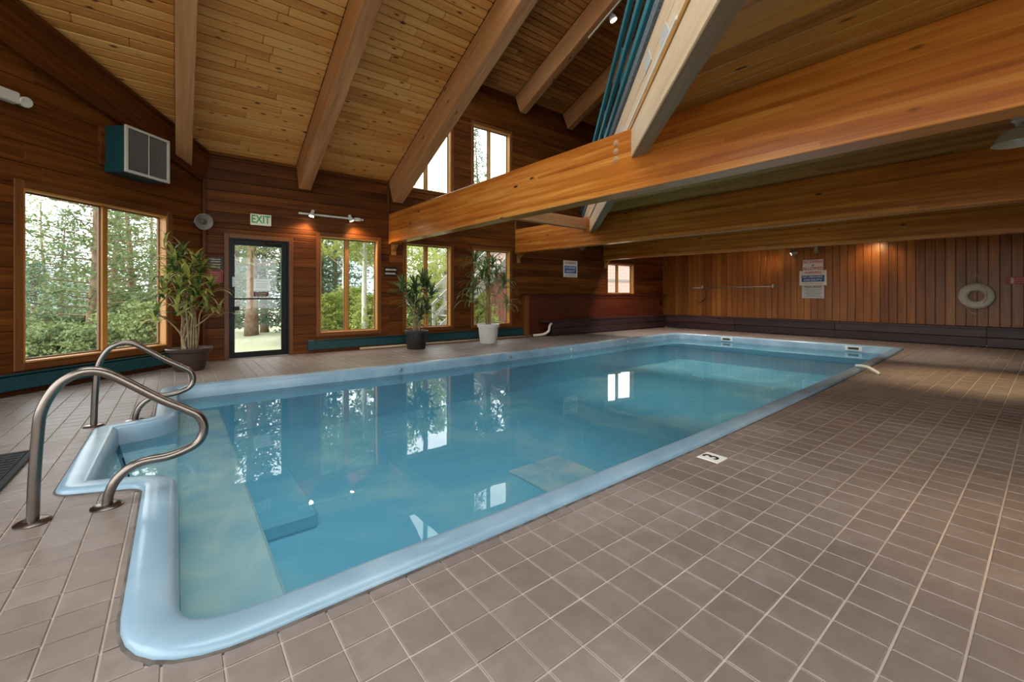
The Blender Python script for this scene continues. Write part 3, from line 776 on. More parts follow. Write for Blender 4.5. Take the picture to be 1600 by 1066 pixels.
heater('baseboard_heater', 'teal baseboard heater under the large left window', awall, AEX, AN, -4.6, -.30)
# hip beam along the top of the angled wall
dirA = Vector((-S2, -S2, SL * S2)).normalized()
L_ = AL / S2 * S2 * sqrt(1 + (SL * S2) ** 2)
c = awall(-AL / 2, zc(YB - AL / 2 * S2) - .30, .05)
nA = AN; upA = nA.cross(dirA); upA = upA if upA.z > 0 else -upA
o = plank('sloping_wall_beam', c, dirA, upA, L_, .54, .09, MT['wall'], None, .006); tag(o, 'dark sloping timber along the top of the left wall', 'beam')
bmd = awall(-AL / 2, zc(YB - AL / 2 * S2) - .05, .07)
o = plank('sloping_trim', bmd, dirA, upA, L_, .045, .13, MT['wall'], None, .004); tag(o, 'thin dark moulding where the left wall meets the pine ceiling', 'moulding')
# wall heater unit on the angled wall
un = empty('wall_fan_heater', awall(-1.28, 2.75, .2)); tag(un, 'teal wall heater with a white louvred grille above the left window', 'heater')
def ap(s, z, off): return awall(s, z, off)
plank('casing', ap(-1.28, 3.09, .175), AEX, UPV, .62, .62, .33, MT['teal'], un, .012)
plank('mount', ap(-1.28, 3.12, .02), AEX, UPV, .74, .5, .05, MT['wall'], un)
for s0, z0, L, W, vert in ((-1.28, 3.385, .64, .035, 0), (-1.28, 2.795, .64, .035, 0), (-1.5825, 3.09, .56, .035, 1), (-.9775, 3.09, .56, .035, 1)):
    plank('grille_frame', ap(s0, z0, .35), UPV if vert else AEX, AEX if vert else UPV, L, W, .03, MT['offwhite'], un)
plank('grille_bar', ap(-1.28, 3.09, .36), UPV, AEX, .56, .01, .01, MT['offwhite'], un)
mb = MB()
for k in range(27):
    m = frame_m(ap(-1.28, 2.83 + k * .02, .348), AEX, (Vector((0, 0, 1)) * .8 + AN * .6)); mb.obox(m, .57, .014, .002)
tag(mb.build('louvres', MT['steel'], un), kind='stuff')
plank('grille_back', ap(-1.28, 3.09, .342), AEX, UPV, .57, .56, .004, MT['black'], un, .001)
# emergency light at the left edge, flood lamp in the corner
em = empty('emergency_light', awall(-2.7, 3.28, .05)); tag(em, 'white emergency light box high on the left wall at the picture edge', 'lamp')
plank('housing', ap(-2.69, 3.33, .05), AEX, UPV, .34, .13, .09, MT['offwhite'], em, .012)
mb = MB(); m = frame_m(ap(-2.47, 3.32, .06), UPV, AN, None); m = Matrix.Translation(ap(-2.47, 3.32, .06)) @ Vector((.5, -.6, -.2)).to_track_quat('Z', 'Y').to_matrix().to_4x4()
mb.lathe([(.035, -.05), (.055, -.03), (.06, .04), (.052, .05), (.0, .045)], 18, m=m); auto_smooth(mb.build('lamp_head', MT['offwhite'], em))
fl = empty('corner_speaker', awall(-.16, 2.36, .05)); tag(fl, 'grey horn loudspeaker mounted on the left wall near the corner above the tall plant', 'loudspeaker')
m = Matrix.Translation(ap(-.16, 2.36, .16)) @ Vector((.25, -.95, -.15)).to_track_quat('Z', 'Y').to_matrix().to_4x4()
mb = MB(); mb.lathe([(.05, -.12), (.06, -.06), (.075, -.03), (.125, .03), (.135, .05), (.125, .052), (.09, .02), (.05, -.01), (.0, -.01)], 26, m=m); auto_smooth(mb.build('horn', simple('grey horn', srgb(134, 126, 116), .5), fl))
mb = MB(); mb.lathe([(.045, -.01), (.045, .03), (.03, .045), (.0, .05)], 18, m=m); auto_smooth(mb.build('driver_cap', simple('dark grey cap', srgb(78, 72, 66), .5), fl))
mb = MB(); mb.tube([ap(-.16, 2.36, .0), ap(-.16, 2.36, .10)], .03, 10); mb.build('wall_bracket', MT['steel'], fl)

# ------------------------------------------------------------------ END WALL
mb = MB(); PE = lambda a, z: Vector((XE, a, z)); NE = Vector((-1, 0, 0))
holed(mb, PE, NE, YS - .2, YB + .17, 0, 9.4, [], .018, .17)
wallE = mb.build('wall_right', MT['backing']); tag(wallE, kind='structure')
y = YS + .05
while y < YB - .02:
    w = min(.169, YB - y); zt = bz(y) + BD - .03
    plank('board', Vector((XE - .0 + .009, y + w / 2, (.42 + zt) / 2)), UPV, (0, 1, 0), zt - .42, w - .008, .018, MT['wall_v'], wallE, .004)
    y += w
EX = Vector((0, -1, 0))    # right direction when facing the end wall
def esign(name, label, y, z, w, h, mat, dx=0):
    o = plank(name, Vector((XE - .004 - dx, y, z)), EX, UPV, w, h, .006, mat, None, .001); tag(o, label, 'sign'); return o
o = esign('diving_sign', 'white sign reading NO DIVING ALLOWED, topmost of three on the end wall', 4.235, 1.99, .50, .32, MT['white'])
fx = XE - .0085
lettering('NO DIVING', .115, MT['red'], o, (fx, 4.235, 2.085), EX, UPV, .82); lettering('ALLOWED', .12, MT['red'], o, (fx, 4.235, 1.895), EX, UPV, .86); 
mb = MB(); m = frame_m((fx, 4.235, 1.99), EX, UPV); mb.lathe([(.03, 0), (.03, .001), (.022, .001), (.022, 0)], 16, m=m); mb.build('emblem', MT['greytext'], o)
lifeguard_sign(Vector((XE - .006, 4.235, 1.63)), EX, .66, .42, 'white, red and blue lifeguard sign, middle of three on the end wall')
o = esign('pool_rules_sign', 'white POOL RULES sign with fine print, lowest of three on the end wall', 4.235, 1.235, .54, .36, MT['paper'])
lettering('POOL RULES', .075, MT['ink'], o, (fx, 4.235, 1.375), EX, UPV, .98)
for k in range(7): plank('print_line', Vector((fx, 4.235, 1.30 - k * .033)), EX, UPV, .44 - .06 * (k % 3), .011, .001, MT['greytext'], o, .0001)
o = esign('fire_sign', 'small red sign with white print right of the life ring', .50, 1.455, .32, .17, MT['sgnred'])
plank('white_mark', Vector((fx, .56, 1.45)), EX, UPV, .05, .13, .001, MT['paleprint'], o, .0001)
for k in range(3): plank('print_line', Vector((fx, .46, 1.50 - k * .05)), EX, UPV, .14, .014, .001, MT['pinkprint'], o, .0001)
# life ring
lr = empty('life_ring', (XE, 1.08, 1.12)); tag(lr, 'white life ring with a rope hanging on the end wall boards', 'life ring')
RR, rr = .205, .085; v = []; f = []
NU, NV = 40, 14
for i in range(NU):
    a = 2 * pi * i / NU
    for j in range(NV):
        b = 2 * pi * j / NV; R = RR + rr * cos(b)
        v.append((XE - .075 - rr * .75 * sin(b), 1.08 + R * cos(a), 1.115 + R * sin(a)))
for i in range(NU):
    for j in range(NV): f.append([i * NV + j, ((i + 1) % NU) * NV + j, ((i + 1) % NU) * NV + (j + 1) % NV, i * NV + (j + 1) % NV])
mobj('ring', v, f, MT['ring'], lr, True)
for aa in (pi / 2,):
    v = []; f = []
    for i in range(6):
        a = aa + (i - 2.5) * .07
        for j in range(NV):
            b = 2 * pi * j / NV; R = RR + (rr + .004) * cos(b); v.append((XE - .075 - (rr * .75 + .004) * sin(b), 1.08 + R * cos(a), 1.115 + R * sin(a)))
    for i in range(5):
        for j in range(NV): f.append([i * NV + j, (i + 1) * NV + j, (i + 1) * NV + (j + 1) % NV, i * NV + (j + 1) % NV])
    mobj('band', v, f, MT['offwhite'], lr, True)
xr = XE - .03
mb = MB(); mb.tube([(xr, 1.145, 1.38), (xr, 1.095, 1.61), (xr, 1.08, 1.625), (xr, 1.065, 1.61), (xr, 1.0, 1.38)], .007, 8); mb.build('hanging_rope', MT['rope'], lr, True)
mb = MB(); mb.tube(spline([(XE - .06, 1.25, .90), (XE - .06, 1.2, .78), (XE - .06, 1.08, .72), (XE - .06, .98, .76), (XE - .07, .95, .90)], 6), .008, 8); mb.build('loose_rope', MT['rope'], lr, True)
mb = MB(); mb.tube(spline([(XE - .16, 1.0, 1.36), (XE - .165, .93, 1.24), (XE - .16, .92, 1.08), (XE - .165, .98, .95)], 6), .006, 8); mb.build('grab_line', MT['rope'], lr, True)
mb = MB(); mb.tube([(XE, 1.08, 1.62), (XE - .05, 1.08, 1.62)], .008, 8); mb.build('hook', MT['black'], lr)
# pole on hooks
pl = empty('pool_pole', (XE - .05, 6.4, 1.4)); tag(pl, 'long thin metal pool pole on hooks across the end wall', 'pole')
mb = MB(); mb.tube([(XE - .06, 7.78, 1.40), (XE - .06, 5.1, 1.40)], .016, 10); mb.build('shaft', MT['steel'], pl, True)
mb = MB(); mb.tube([(XE - .06, 7.80, 1.40), (XE - .06, 7.52, 1.40)], .022, 10); mb.build('grip', MT['offwhite'], pl, True)
for y in (5.25, 7.45): bx('hook', XE - .085, XE, y - .015, y + .015, 1.37, 1.47, MT['offwhite'], pl)
o = MB(); o.tube(spline([(XE - .04, 7.42, 1.38), (XE - .04, 7.34, 1.22), (XE - .04, 7.34, 1.08), (XE - .04, 7.42, .97), (XE - .04, 7.58, .88)], 6), [.006] * 12 + [.012] * 13, 8); o = o.build('hanging_cord', MT['sgnblk'], None, True); tag(o, 'thin dark cord hanging below the pool pole', 'cord')
# spot lamp and camera at the top of the end wall
def bullet(name, label, cat, loc, direction, mat, r=.06, L=.14, mount=None, glow=False, power=0, colr=(1, .62, .3), angle=80, cap=True):
    t = empty(name, loc); tag(t, label, cat)
    q = Vector(direction).to_track_quat('Z', 'Y').to_matrix().to_4x4(); m = Matrix.Translation(loc) @ q
    mb = MB(); mb.lathe([(r * .55, -L), (r * .8, -L * .95), (r * .95, -L * .2), (r, 0), (r * .86, .0), (r * .8, -L * .25), (r * .0, -L * .3)], 18, m=m); auto_smooth(mb.build('shade', mat, t))
    if glow:
        mb = MB(); mb.lathe([(r * .74, -.012), (r * .5, .006), (r * .0, .01)], 16, m=m); mb.build('bulb', MT['bulb'], t, True)
        l = bpy.data.lights.new('lamp', 'SPOT'); l.energy = power; l.color = colr; l.spot_size = radians(angle); l.spot_blend = .8; l.shadow_soft_size = .04
        lo = bpy.data.objects.new('lamp_light', l); link(lo, t, m @ Matrix.Translation((0, 0, .03)) @ Matrix.Rotation(pi, 4, 'X'))
    else:
        mb = MB(); mb.lathe([(r * .7, -.02), (r * .7, -.012), (0, -.012)], 16, m=m); mb.build('lens', MT['black'], t)
    if mount is not None:
        mb = MB(); mb.tube([loc, mount], .014, 8); mb.build('stem', mat, t)
    return t
zb = bz(4.6)
bullet('spot_lamp', 'grey spotlight under the last beam left of the pool signs', 'lamp', (13.9, 4.68, 2.33), (-.2, .9, -.35), MT['steel'], .085, .16, (13.98, 4.55, 2.75), True, 12, (1, .55, .22), 110)
bullet('security_camera', 'small pale camera under the last beam above the pool signs', 'camera', (13.85, 4.06, 2.33), (-.6, -.1, -1), MT['offwhite'], .05, .16, (13.9, 4.08, 2.75))
bullet('spot_lamp', 'spotlight hidden behind the last beam, washing the end wall boards', 'lamp', (13.7, 2.85, 2.47), (.45, .0, -.5), MT['steel'], .06, .14, (13.65, 2.85, 2.78), True, 7, (1, .6, .25), 120)

# ------------------------------------------------------------------ BEAMS (tie beams)
ang = math.atan(.0133); BE = Vector((0, cos(ang), sin(ang))); BU = Vector((0, -sin(ang), cos(ang)))
blab = ['nearest big orange glulam tie beam crossing over the pool', 'second glulam tie beam over the pool, behind the nearest', 'farthest glulam tie beam, just before the end wall']
for k, x in enumerate(XBEAM):
    ym = (YS + YB) / 2; L = YB - YS
    t = empty('tie_beam', (x + BW / 2, ym, bz(ym))); tag(t, blab[k], 'beam', 'glulam tie beams')
    inst('timber', cbox_mesh(L - .002, BD, BW, .006, MT['glulam'], 'timber'), t, frame_m(Vector((x + BW / 2, ym, bz(ym) + BD / 2)), BE, BU))
    mb = MB(); mb.box(x - .005, x + BW + .005, YB - .17, YB, 2.262, 2.278); m = frame_m((x + BW / 2, YB - .07, 2.17), (0, .75, -.66), (1, 0, 0)); mb.obox(m, .26, .08, .02); mb.box(x + .06, x + .17, YB - .012, YB, 2.02, 2.27)
    mb.build('bracket', MT['wintrim'], t)
    yb = D0.y + (x - D0.x) * math.tan(DA) + .19
    for q in range(3):
        mb = MB(); m = frame_m((x - .001, yb, bz(yb) + BD - .10 - .085 * q), (0, 1, 0), UPV)
        m = m @ Matrix.Rotation(pi, 4, 'X')
        mb.lathe([(.033, 0), (.033, .004), (.022, .006), (.02, .016), (.012, .018), (0, .018)], 14, m=m); auto_smooth(mb.build('bolt', MT['bolt'], t))
# purlin between first and second beam
o = bx('purlin', X3 + BW, XBEAM[1], 6.42, 6.56, 2.61, 2.84, MT['rafter'], None, .005); tag(o, 'short brown purlin running into the second tie beam behind the nearest beam', 'beam')

# ------------------------------------------------------------------ CEILINGS
SKY1 = (-2.6, 3.4, .9, 4.35)     # unseen skylight added for daylight in the lower roof: x0,x1,y0,y1 (above the camera)
SKY2 = (4.1, 13.4, 2.7, 4.95)     # unseen skylight added in the raised roof to light the loft
def roof_slab(mb, zf, x0, x1, y0, y1, t0, t1, hole=None):
    ysn = sorted({y0, y1} | ({hole[2], hole[3]} if hole else set()))
    for ya, yb_ in zip(ysn, ysn[1:]):
        ym = (ya + yb_) / 2
        for s0, s1 in cut(x0, x1, [(hole[0], hole[1])] if hole and hole[2] < ym < hole[3] else []):
            n = len(mb.v)
            for t in (t0, t1):
                for x_, y_ in ((s0, ya), (s1, ya), (s1, yb_), (s0, yb_)): mb.v.append((x_, y_, zf(y_) + t))
            for f in ((3, 2, 1, 0), (4, 5, 6, 7), (0, 1, 5, 4), (1, 2, 6, 5), (2, 3, 7, 6), (3, 0, 4, 7)): mb.f.append([n + i for i in f])
zc2 = lambda y: zc(RY) - .45 * (RY - y)
zu2 = lambda y: zu(RUY) - .45 * (RUY - y)
mb = MB(); roof_slab(mb, zc, XW - .2, X3 + .12, RY, YB + .4, .031, .2, SKY1); roof_slab(mb, zc2, XW - .2, X3 + .12, YS - .2, RY, .031, .2)
ce1 = mb.build('ceiling', MT['backing']); tag(ce1, kind='structure')
mb = MB(); roof_slab(mb, zu, X3, XE + .2, RUY, YB + .4, .031, .2, SKY2); roof_slab(mb, zu2, X3, XE + .2, YS - .2, RUY, .031, .2)
ce2 = mb.build('ceiling', MT['backing']); tag(ce2, kind='structure')
mb = MB(); roof_slab(mb, zc, XW - .2, X3 + .1, RY, YB + .4, .2, .215, SKY1); roof_slab(mb, zc2, XW - .2, X3 + .1, YS - .2, RY, .2, .215)
mb.build('bounce_sheet', simple('pale bounce sheet', srgb(206, 206, 200), .5), ce1)  # unseen pale sheet added on the lower roof to bounce daylight into the clerestory
RW = .21
RL = [(-1.85, .21), (-.03, .21), (1.79, .21), (X3, .23)]
def boards_sloped(parent, zf, sl, yA, yB_, xs_fn, bw, mat, dirx=(1, 0, 0)):
    k = 1 / sqrt(1 + sl * sl); ey = Vector((0, -k, sl * k)); y = yA
    while y > yB_:
        ym = y - bw * k / 2
        for s0, s1 in xs_fn(ym):
            parts = [(s0, s1)]
            if s1 - s0 > 1.3 and random.random() < .55:
                j = s0 + (s1 - s0) * random.uniform(.25, .75); parts = [(s0, j), (j, s1)]
            for p0, p1 in parts:
                n_up = Vector((0, sl * k, k))
                plank('ceiling_board', Vector(((p0 + p1) / 2, ym, zf(ym))) + n_up * .015, (1, 0, 0), ey, p1 - p0 - .004, bw - .011, .03, mat, parent, .009)
        y -= bw * k
def low_xs(y):
    xa = XC - (YB - y) - .12
    if y < 4.4: return []
    return [(a, b) for a, b in cut(max(xa, XW), X3, [(x, x + w) for x, w in RL])]
boards_sloped(ce1, zc, SL, YB, 4.4, low_xs, .135, MT['pine'])
UR = [5.38, 7.17, 8.97, 10.8]
def up_xs(y): return cut(X3 + .12, XE, [(x, x + RW) for x in UR])
MT['upine'] = wood('brown pine decking', srgb(136, 84, 42), srgb(178, 120, 66), srgb(204, 150, 92), rough=.5, var=.24, knots=.25, kcol=(60, 30, 10))
boards_sloped(ce2, zu, USL, YB, 5.0, up_xs, .135, MT['upine'])
# rafters
def rafter(x, w, zf, sl, y0, y1, depth, label, mat, group):
    k = 1 / sqrt(1 + sl * sl); L = (y0 - y1) / k; ym = (y0 + y1) / 2; dirr = Vector((0, -k, sl * k)); upn = Vector((0, sl * k, k))
    pd = depth * k
    c = Vector((x + w / 2, ym, zf(ym))) - upn * (pd / 2)
    o = plank('roof_rafter', c, dirr, upn, L, pd, w, mat, None, .007); tag(o, label, 'rafter', group); return o
rafter(-.03, .21, zc, SL, 8.92, RY, .50, 'pale timber rafter ending at the left wall corner', MT['rafter'], 'lower roof rafters')
rafter(1.79, .21, zc, SL, YB - .0, RY, .58, 'timber rafter above the track light and exit door side', MT['rafter'], 'lower roof rafters')
rafter(X3, .23, zc, SL, YB - .0, RY, .58, 'wide timber rafter rising over the nearest tie beam', MT['rafter'], 'lower roof rafters')
ul = ['upper rafter nearest the wide lower rafter', 'upper rafter carrying the short white lamp track', 'upper rafter just left of the teal loft railing', 'upper rafter farthest along the raised roof']
for k, x in enumerate(UR): rafter(x, RW, zu, USL, YB, RUY, .57, ul[k], MT['rafter'], 'raised roof rafters')
# glazing of the two added skylights
for nm, zf, s, lab in (('window_8', zc, SKY1, 'added unseen skylight in the lower roof above the pool entry'), ('window_9', zu, SKY2, 'added unseen skylight in the raised roof over the loft edge')):
    w = empty(nm, ((s[0] + s[1]) / 2, s[2], zf(s[2]))); tag(w, lab, None, kind='structure')
    mobj('pane', [(s[0], s[2], zf(s[2]) + .12), (s[1], s[2], zf(s[2]) + .12), (s[1], s[3], zf(s[3]) + .12), (s[0], s[3], zf(s[3]) + .12)], [(0, 1, 2, 3)], MT['glass'], w)
    ym = (s[2] + s[3]) / 2; sl = SL if zf is zc else USL
    portal((s[0] + s[1]) / 2, ym, zf(ym) + .2, s[1] - s[0], (s[3] - s[2]) * sqrt(1 + sl * sl), (0, sl, -1) if False else (0, -sl, -1))
# gable wall between lower and raised roof, unseen clerestory glass added to admit daylight
def gab(y0, y1, f0, f1, x0, x1, name, mat, parent=None):
    """part of the gable between fractions f0..f1 of its height"""
    zt = lambda y: zu(y) if y >= RUY else zu2(y)
    zl = lambda y: zc(y) if y >= RY else zc2(y)
    v = []
    for x in (x0, x1):
        for y, fr in ((y0, f0), (y1, f0), (y1, f1), (y0, f1)): v.append((x, y, zl(y) + (zt(y) - zl(y)) * fr))
    return mobj(name, v, [[0, 1, 2, 3], [7, 6, 5, 4], [0, 4, 5, 1], [1, 5, 6, 2], [2, 6, 7, 3], [3, 7, 4, 0]], mat, parent)
ga = empty('wall_gable', (X3 + .16, 4, 5)); tag(ga, kind='structure')
for y0, y1, f0, f1 in ((RUY, YB, 0, .14), (RUY, YB, .84, 1.0), (8.3, YB, .14, .84), (RUY, 3.1, .14, .84), (5.6, 5.8, .14, .84), (RY, RUY, 0, 1), (YS, RY, 0, 1)):
    gab(y0, y1, f0, f1, X3 + .1, X3 + .22, 'panel', MT['wall'], ga)
for y0, y1 in ((3.1, 5.6), (5.8, 8.3)): gab(y0, y1, .14, .84, X3 + .155, X3 + .162, 'pane', MT['glass'], ga)
portal(X3 - .1, 5.7, 6.3, 2.1, 5.2, (1, 0, 0))

# low flat decking under the loft
mb = MB()
n = len(mb.v)
yD = lambda x: ydiag(x)
P4 = [(XW, YS), (XE, YS), (XE, YB), (D0.x + (YB - D0.y) / math.tan(DA), YB), (D0.x + (YS - D0.y) / math.tan(DA), YS)]
xl = D0.x + (YS - D0.y) / math.tan(DA); xh = D0.x + (YB - D0.y) / math.tan(DA)
poly = [(xl + .14, YS), (XE, YS), (XE, YB), (xh + .14, YB)]
for zz in (.022, .45):
    for x_, y_ in poly: mb.v.append((x_, y_, bz(y_) + BD + zz))
for f in ((3, 2, 1, 0), (4, 5, 6, 7), (0, 1, 5, 4), (1, 2, 6, 5), (2, 3, 7, 6), (3, 0, 4, 7)): mb.f.append(list(f))
ce3 = mb.build('ceiling', MT['backing']); tag(ce3, kind='structure')
x = xl + .2; kx = 0
while x < XE - .02:
    w = .17
    y1 = min(YB, yD(x + w / 2 - .17) - .05)
    if any(xb - .02 < x + w / 2 < xb + BW + .02 for xb in XBEAM): x += w; continue
    if y1 - YS > .15:
        parts = [(YS, y1)]
        if y1 - YS > 4: j = random.uniform(.3, .7) * (y1 - YS) + YS; parts = [(YS, j), (j, y1)]
        for a, b in parts:
            ym = (a + b) / 2
            plank('ceiling_board', Vector((x + w / 2, ym, bz(ym) + BD + .011)), BE, (1, 0, 0), b - a - .002, w - .006, .022, MT['lowceil'], ce3, .006)
    x += w
# diagonal header, fascia, carpet edge
def dpt(s, z, off=0.0): return D0 + DD * s + DN * off + Vector((0, 0, z))
sA, sB = -7.6, 8.7; sm = (sA + sB) / 2; SLn = sB - sA
hd = empty('loft_edge', dpt(sm, 2.5)); tag(hd, 'pale loft edge beam running diagonally above the tie beams', 'beam')
def dbar(name, z0, z1, off0, off1, mat, b=.004, a=sA, e=sB, parent=None):
    return plank(name, dpt((a + e) / 2, (z0 + z1) / 2, (off0 + off1) / 2), DD, UPV, e - a, z1 - z0, off1 - off0, mat, parent or hd, b)
for a_, e_ in ((sA, .0), (.30, 5.14), (5.42, sB)):
    dbar('header_board', 2.535, 2.82, -.125, 0, MT['pale'], .005, a=a_, e=e_)
    dbar('soffit_board', 2.518, 2.534, -.125, -.003, MT['soffit'], .003, a=a_, e=e_)
dbar('trim_strip', 2.82, 2.865, -.10, .010, MT['wintrim'])
dbar('fascia_board', 2.865, 3.06, -.10, -.012, MT['pale']); dbar('fascia_board', 3.063, 3.26, -.10, -.012, MT['pale'])
dbar('carpet_edge', 3.26, 3.42, -.14, .01, MT['grey_carpet'], .03)
dbar('angle_strip', 2.90, 2.93, -.02, .002, MT['white'], .002, a=-1.6, e=.35)
for s, z in ((-1.3, 2.98), (-.75, 3.10), (.6, 3.0)):
    mb = MB(); c = [dpt(s - .13, z - .06, -.011), dpt(s + .13, z - .06, -.011), dpt(s + .13, z + .09, -.011), dpt(s - .02, z + .09, -.011)]
    mb.v += [tuple(p) for p in c] + [tuple(p + DN * .006) for p in c]; mb.f += [[3, 2, 1, 0], [4, 5, 6, 7], [0, 1, 5, 4], [1, 2, 6, 5], [2, 3, 7, 6], [3, 0, 4, 7]]
    mb.build('metal_plate', MT['plate'], hd)
# loft railing
rl = empty('loft_railing', dpt(sm, 3.46)); tag(rl, 'teal painted railing along the loft edge above the nearest beam', 'railing')
for z in (3.60, 3.92, 4.27):
    dbar('rail', z, z + .095, -.07, -.02, MT['tealrail'], .006, parent=rl)
for k in range(8):
    s = sA + 1.35 + k * 1.85
    plank('post', dpt(s, 3.87, -.085), UPV, DD, .84, .05, .03, MT['tealrail'], rl, .004)
    
# ------------------------------------------------------------------ walls behind the camera (windows here are unseen additions that let daylight in)
HS = [(-3.3, -1.1, .3, 4.9), (-.9, 1.3, .3, 4.9), (1.5, 3.5, .3, 4.9)]
PS = lambda a, z: Vector((a, YS, z)); NS = Vector((0, 1, 0))
mb = MB(); holed(mb, PS, NS, XW - .2, XE + .2, 0, 8.9, HS, 0, .15); o = mb.build('wall_near', MT['wall']); tag(o, kind='structure')
HWs = [(-2.8, -.6, .3, 4.6), (-.3, 1.9, .3, 4.6), (2.2, 4.4, .3, 4.6)]
PW = lambda a, z: Vector((XW, a, z)); NW = Vector((1, 0, 0))
mb = MB(); holed(mb, PW, NW, YS - .2, YB - (XC - XW) + .2, 0, 8.2, HWs, 0, .15); o = mb.build('wall_side', MT['wall']); tag(o, kind='structure')
k = 10
for h in HS:
    window(k, 'added unseen window behind the viewpoint', PS, (-1, 0, 0), NS, h[0], h[1], h[2], h[3], [(h[0] + h[1]) / 2], casing=.07); k += 1
    portal((h[0] + h[1]) / 2, YS - .2, (h[2] + h[3]) / 2, h[1] - h[0], h[3] - h[2], (0, 1, 0))
for h in HWs:
    window(k, 'added unseen window beside the viewpoint', PW, (0, 1, 0), NW, h[0], h[1], h[2], h[3], [(h[0] + h[1]) / 2], casing=.07); k += 1
    portal(XW - .2, (h[0] + h[1]) / 2, (h[2] + h[3]) / 2, h[1] - h[0], h[3] - h[2], (1, 0, 0))
for (a0, a1, z0, z1) in WIN[:5]: portal((a0 + a1) / 2, YB + .25, (z0 + z1) / 2, a1 - a0, z1 - z0, (0, -1, 0))
p = awall(-1.55, 1.35, -.25); portal(p.x, p.y, p.z, 1.78, 2.0, AN)

# ------------------------------------------------------------------ LAMPS
tl = empty('track_light', (2.43, YB, 2.7)); tag(tl, 'white track with two lit spotlights above the window beside the exit door', 'lamp')
plank('track', (2.44, YB - .05, 2.71), (1, 0, 0), UPV, 1.24, .035, .035, MT['white'], tl, .004)
plank('feed_box', (2.93, YB - .06, 2.705), (1, 0, 0), UPV, .11, .07, .06, MT['white'], tl, .006)
for x in (1.95, 2.9): plank('standoff', (x, YB - .018, 2.71), (0, 1, 0), UPV, .036, .02, .02, MT['white'], tl, .002)
def track_head(parent, base, direction, power, size=.05, L=.13, angle=95):
    q = Vector(direction).to_track_quat('Z', 'Y').to_matrix().to_4x4(); m = Matrix.Translation(base) @ q
    mb = MB(); mb.lathe([(size * .6, -L), (size * .62, -L * .55), (size * .9, -L * .4), (size, 0), (size * .88, 0), (size * .7, -L * .25), (0, -L * .3)], 18, m=m); h = auto_smooth(mb.build('lamp_head', MT['white'], parent))
    mb = MB(); mb.lathe([(size * .8, -.012), (size * .5, .004), (0, .008)], 16, m=m); mb.build('bulb', MT['bulb'], h, True)
    l = bpy.data.lights.new('track_spot', 'SPOT'); l.energy = power; l.color = (1, .66, .34); l.spot_size = radians(angle); l.spot_blend = .7; l.shadow_soft_size = .03
    link(bpy.data.objects.new('lamp_light', l), h, m @ Matrix.Translation((0, 0, .03)) @ Matrix.Rotation(pi, 4, 'X'))
track_head(tl, (2.03, YB - .13, 2.66), (-.3, -.2, -1), 18, angle=125); track_head(tl, (2.80, YB - .13, 2.65), (.4, -.15, -1), 18, angle=125)
tk = empty('track_light', (7.28, 6.0, 7.0)); tag(tk, 'short white track with one lit spotlight on the upper rafter', 'lamp')
yA, yBq = 6.5, 4.6; kq = 1 / sqrt(1 + USL ** 2)
zt = lambda y: zu(y) - .57 - .03
plank('track', (7.30, (yA + yBq) / 2, zt((yA + yBq) / 2)), (0, -kq, USL * kq), (1, 0, 0), (yA - yBq) / kq, .035, .03, MT['white'], tk, .004)
track_head(tk, (7.50, 5.95, zt(5.95) - .03), (.3, -.35, -1), 60, .085, .2)
# bell fixtures under the low deck
def bell(x, y, label, power, angle=62, colr=(1, .68, .36)):
    z = bz(y) + BD
    t = empty('ceiling_lamp', (x, y, z)); tag(t, label, 'lamp')
    mb = MB(); mb.lathe([(.05, z), (.055, z - .03), (.03, z - .05), (.03, z - .10), (.12, z - .13), (.17, z - .22), (.185, z - .24), (.178, z - .24), (.12, z - .16), (.0, z - .14)], 28, (x, y, 0)); auto_smooth(mb.build('shade', MT['offwhite'], t))
    mb = MB(); mb.lathe([(.03, z - .15), (.05, z - .19), (.03, z - .22), (0, z - .225)], 14, (x, y, 0)); mb.build('bulb', MT['bulb'] if power else MT['white'], t, True)
    if not power: return
    l = bpy.data.lights.new('bell_lamp', 'SPOT'); l.energy = power; l.color = colr; l.spot_size = radians(angle); l.spot_blend = .9; l.shadow_soft_size = .05
    link(bpy.data.objects.new('lamp_light', l), t, Matrix.Translation((x, y, z - .23)))
bell(6.2, .2, 'pale unlit bell shaped lamp under the low ceiling at the right edge', 0)
for x_, y_, lb in ((4.12, .9, 'nearest'), (8.2, .65, 'second'), (7.62, 4.2, 'second'), (11.25, 1.4, 'last'), (11.25, 4.4, 'last'), (11.25, 7.2, 'last')):  # all but the deck patch lamp are unseen additions brightening pool and walls
    bell(x_, y_, 'pale bell lamp tucked behind the %s tie beam, %s' % (lb, {.9: 'added unseen to light the deck', .65: 'lighting a patch of the right deck', 4.2: 'added unseen to brighten the water', 1.4: 'added unseen to brighten the life ring end', 4.4: 'added unseen to brighten the wall by the signs', 7.2: 'added unseen to brighten the end by the small window'}[y_]), *((95, 66, (1, .74, .42)) if y_ == .65 else (18, 120, (1, .8, .56)) if y_ == .9 else (50, 140, (1, .86, .68)) if y_ == 1.4 else (120, 150, (1, .92, .82)) if x_ > 11 else (125, 150, (1, .92, .82))))
bell(3.0, -.5, 'pale bell shaped lamp under the low ceiling behind the viewpoint', 40)

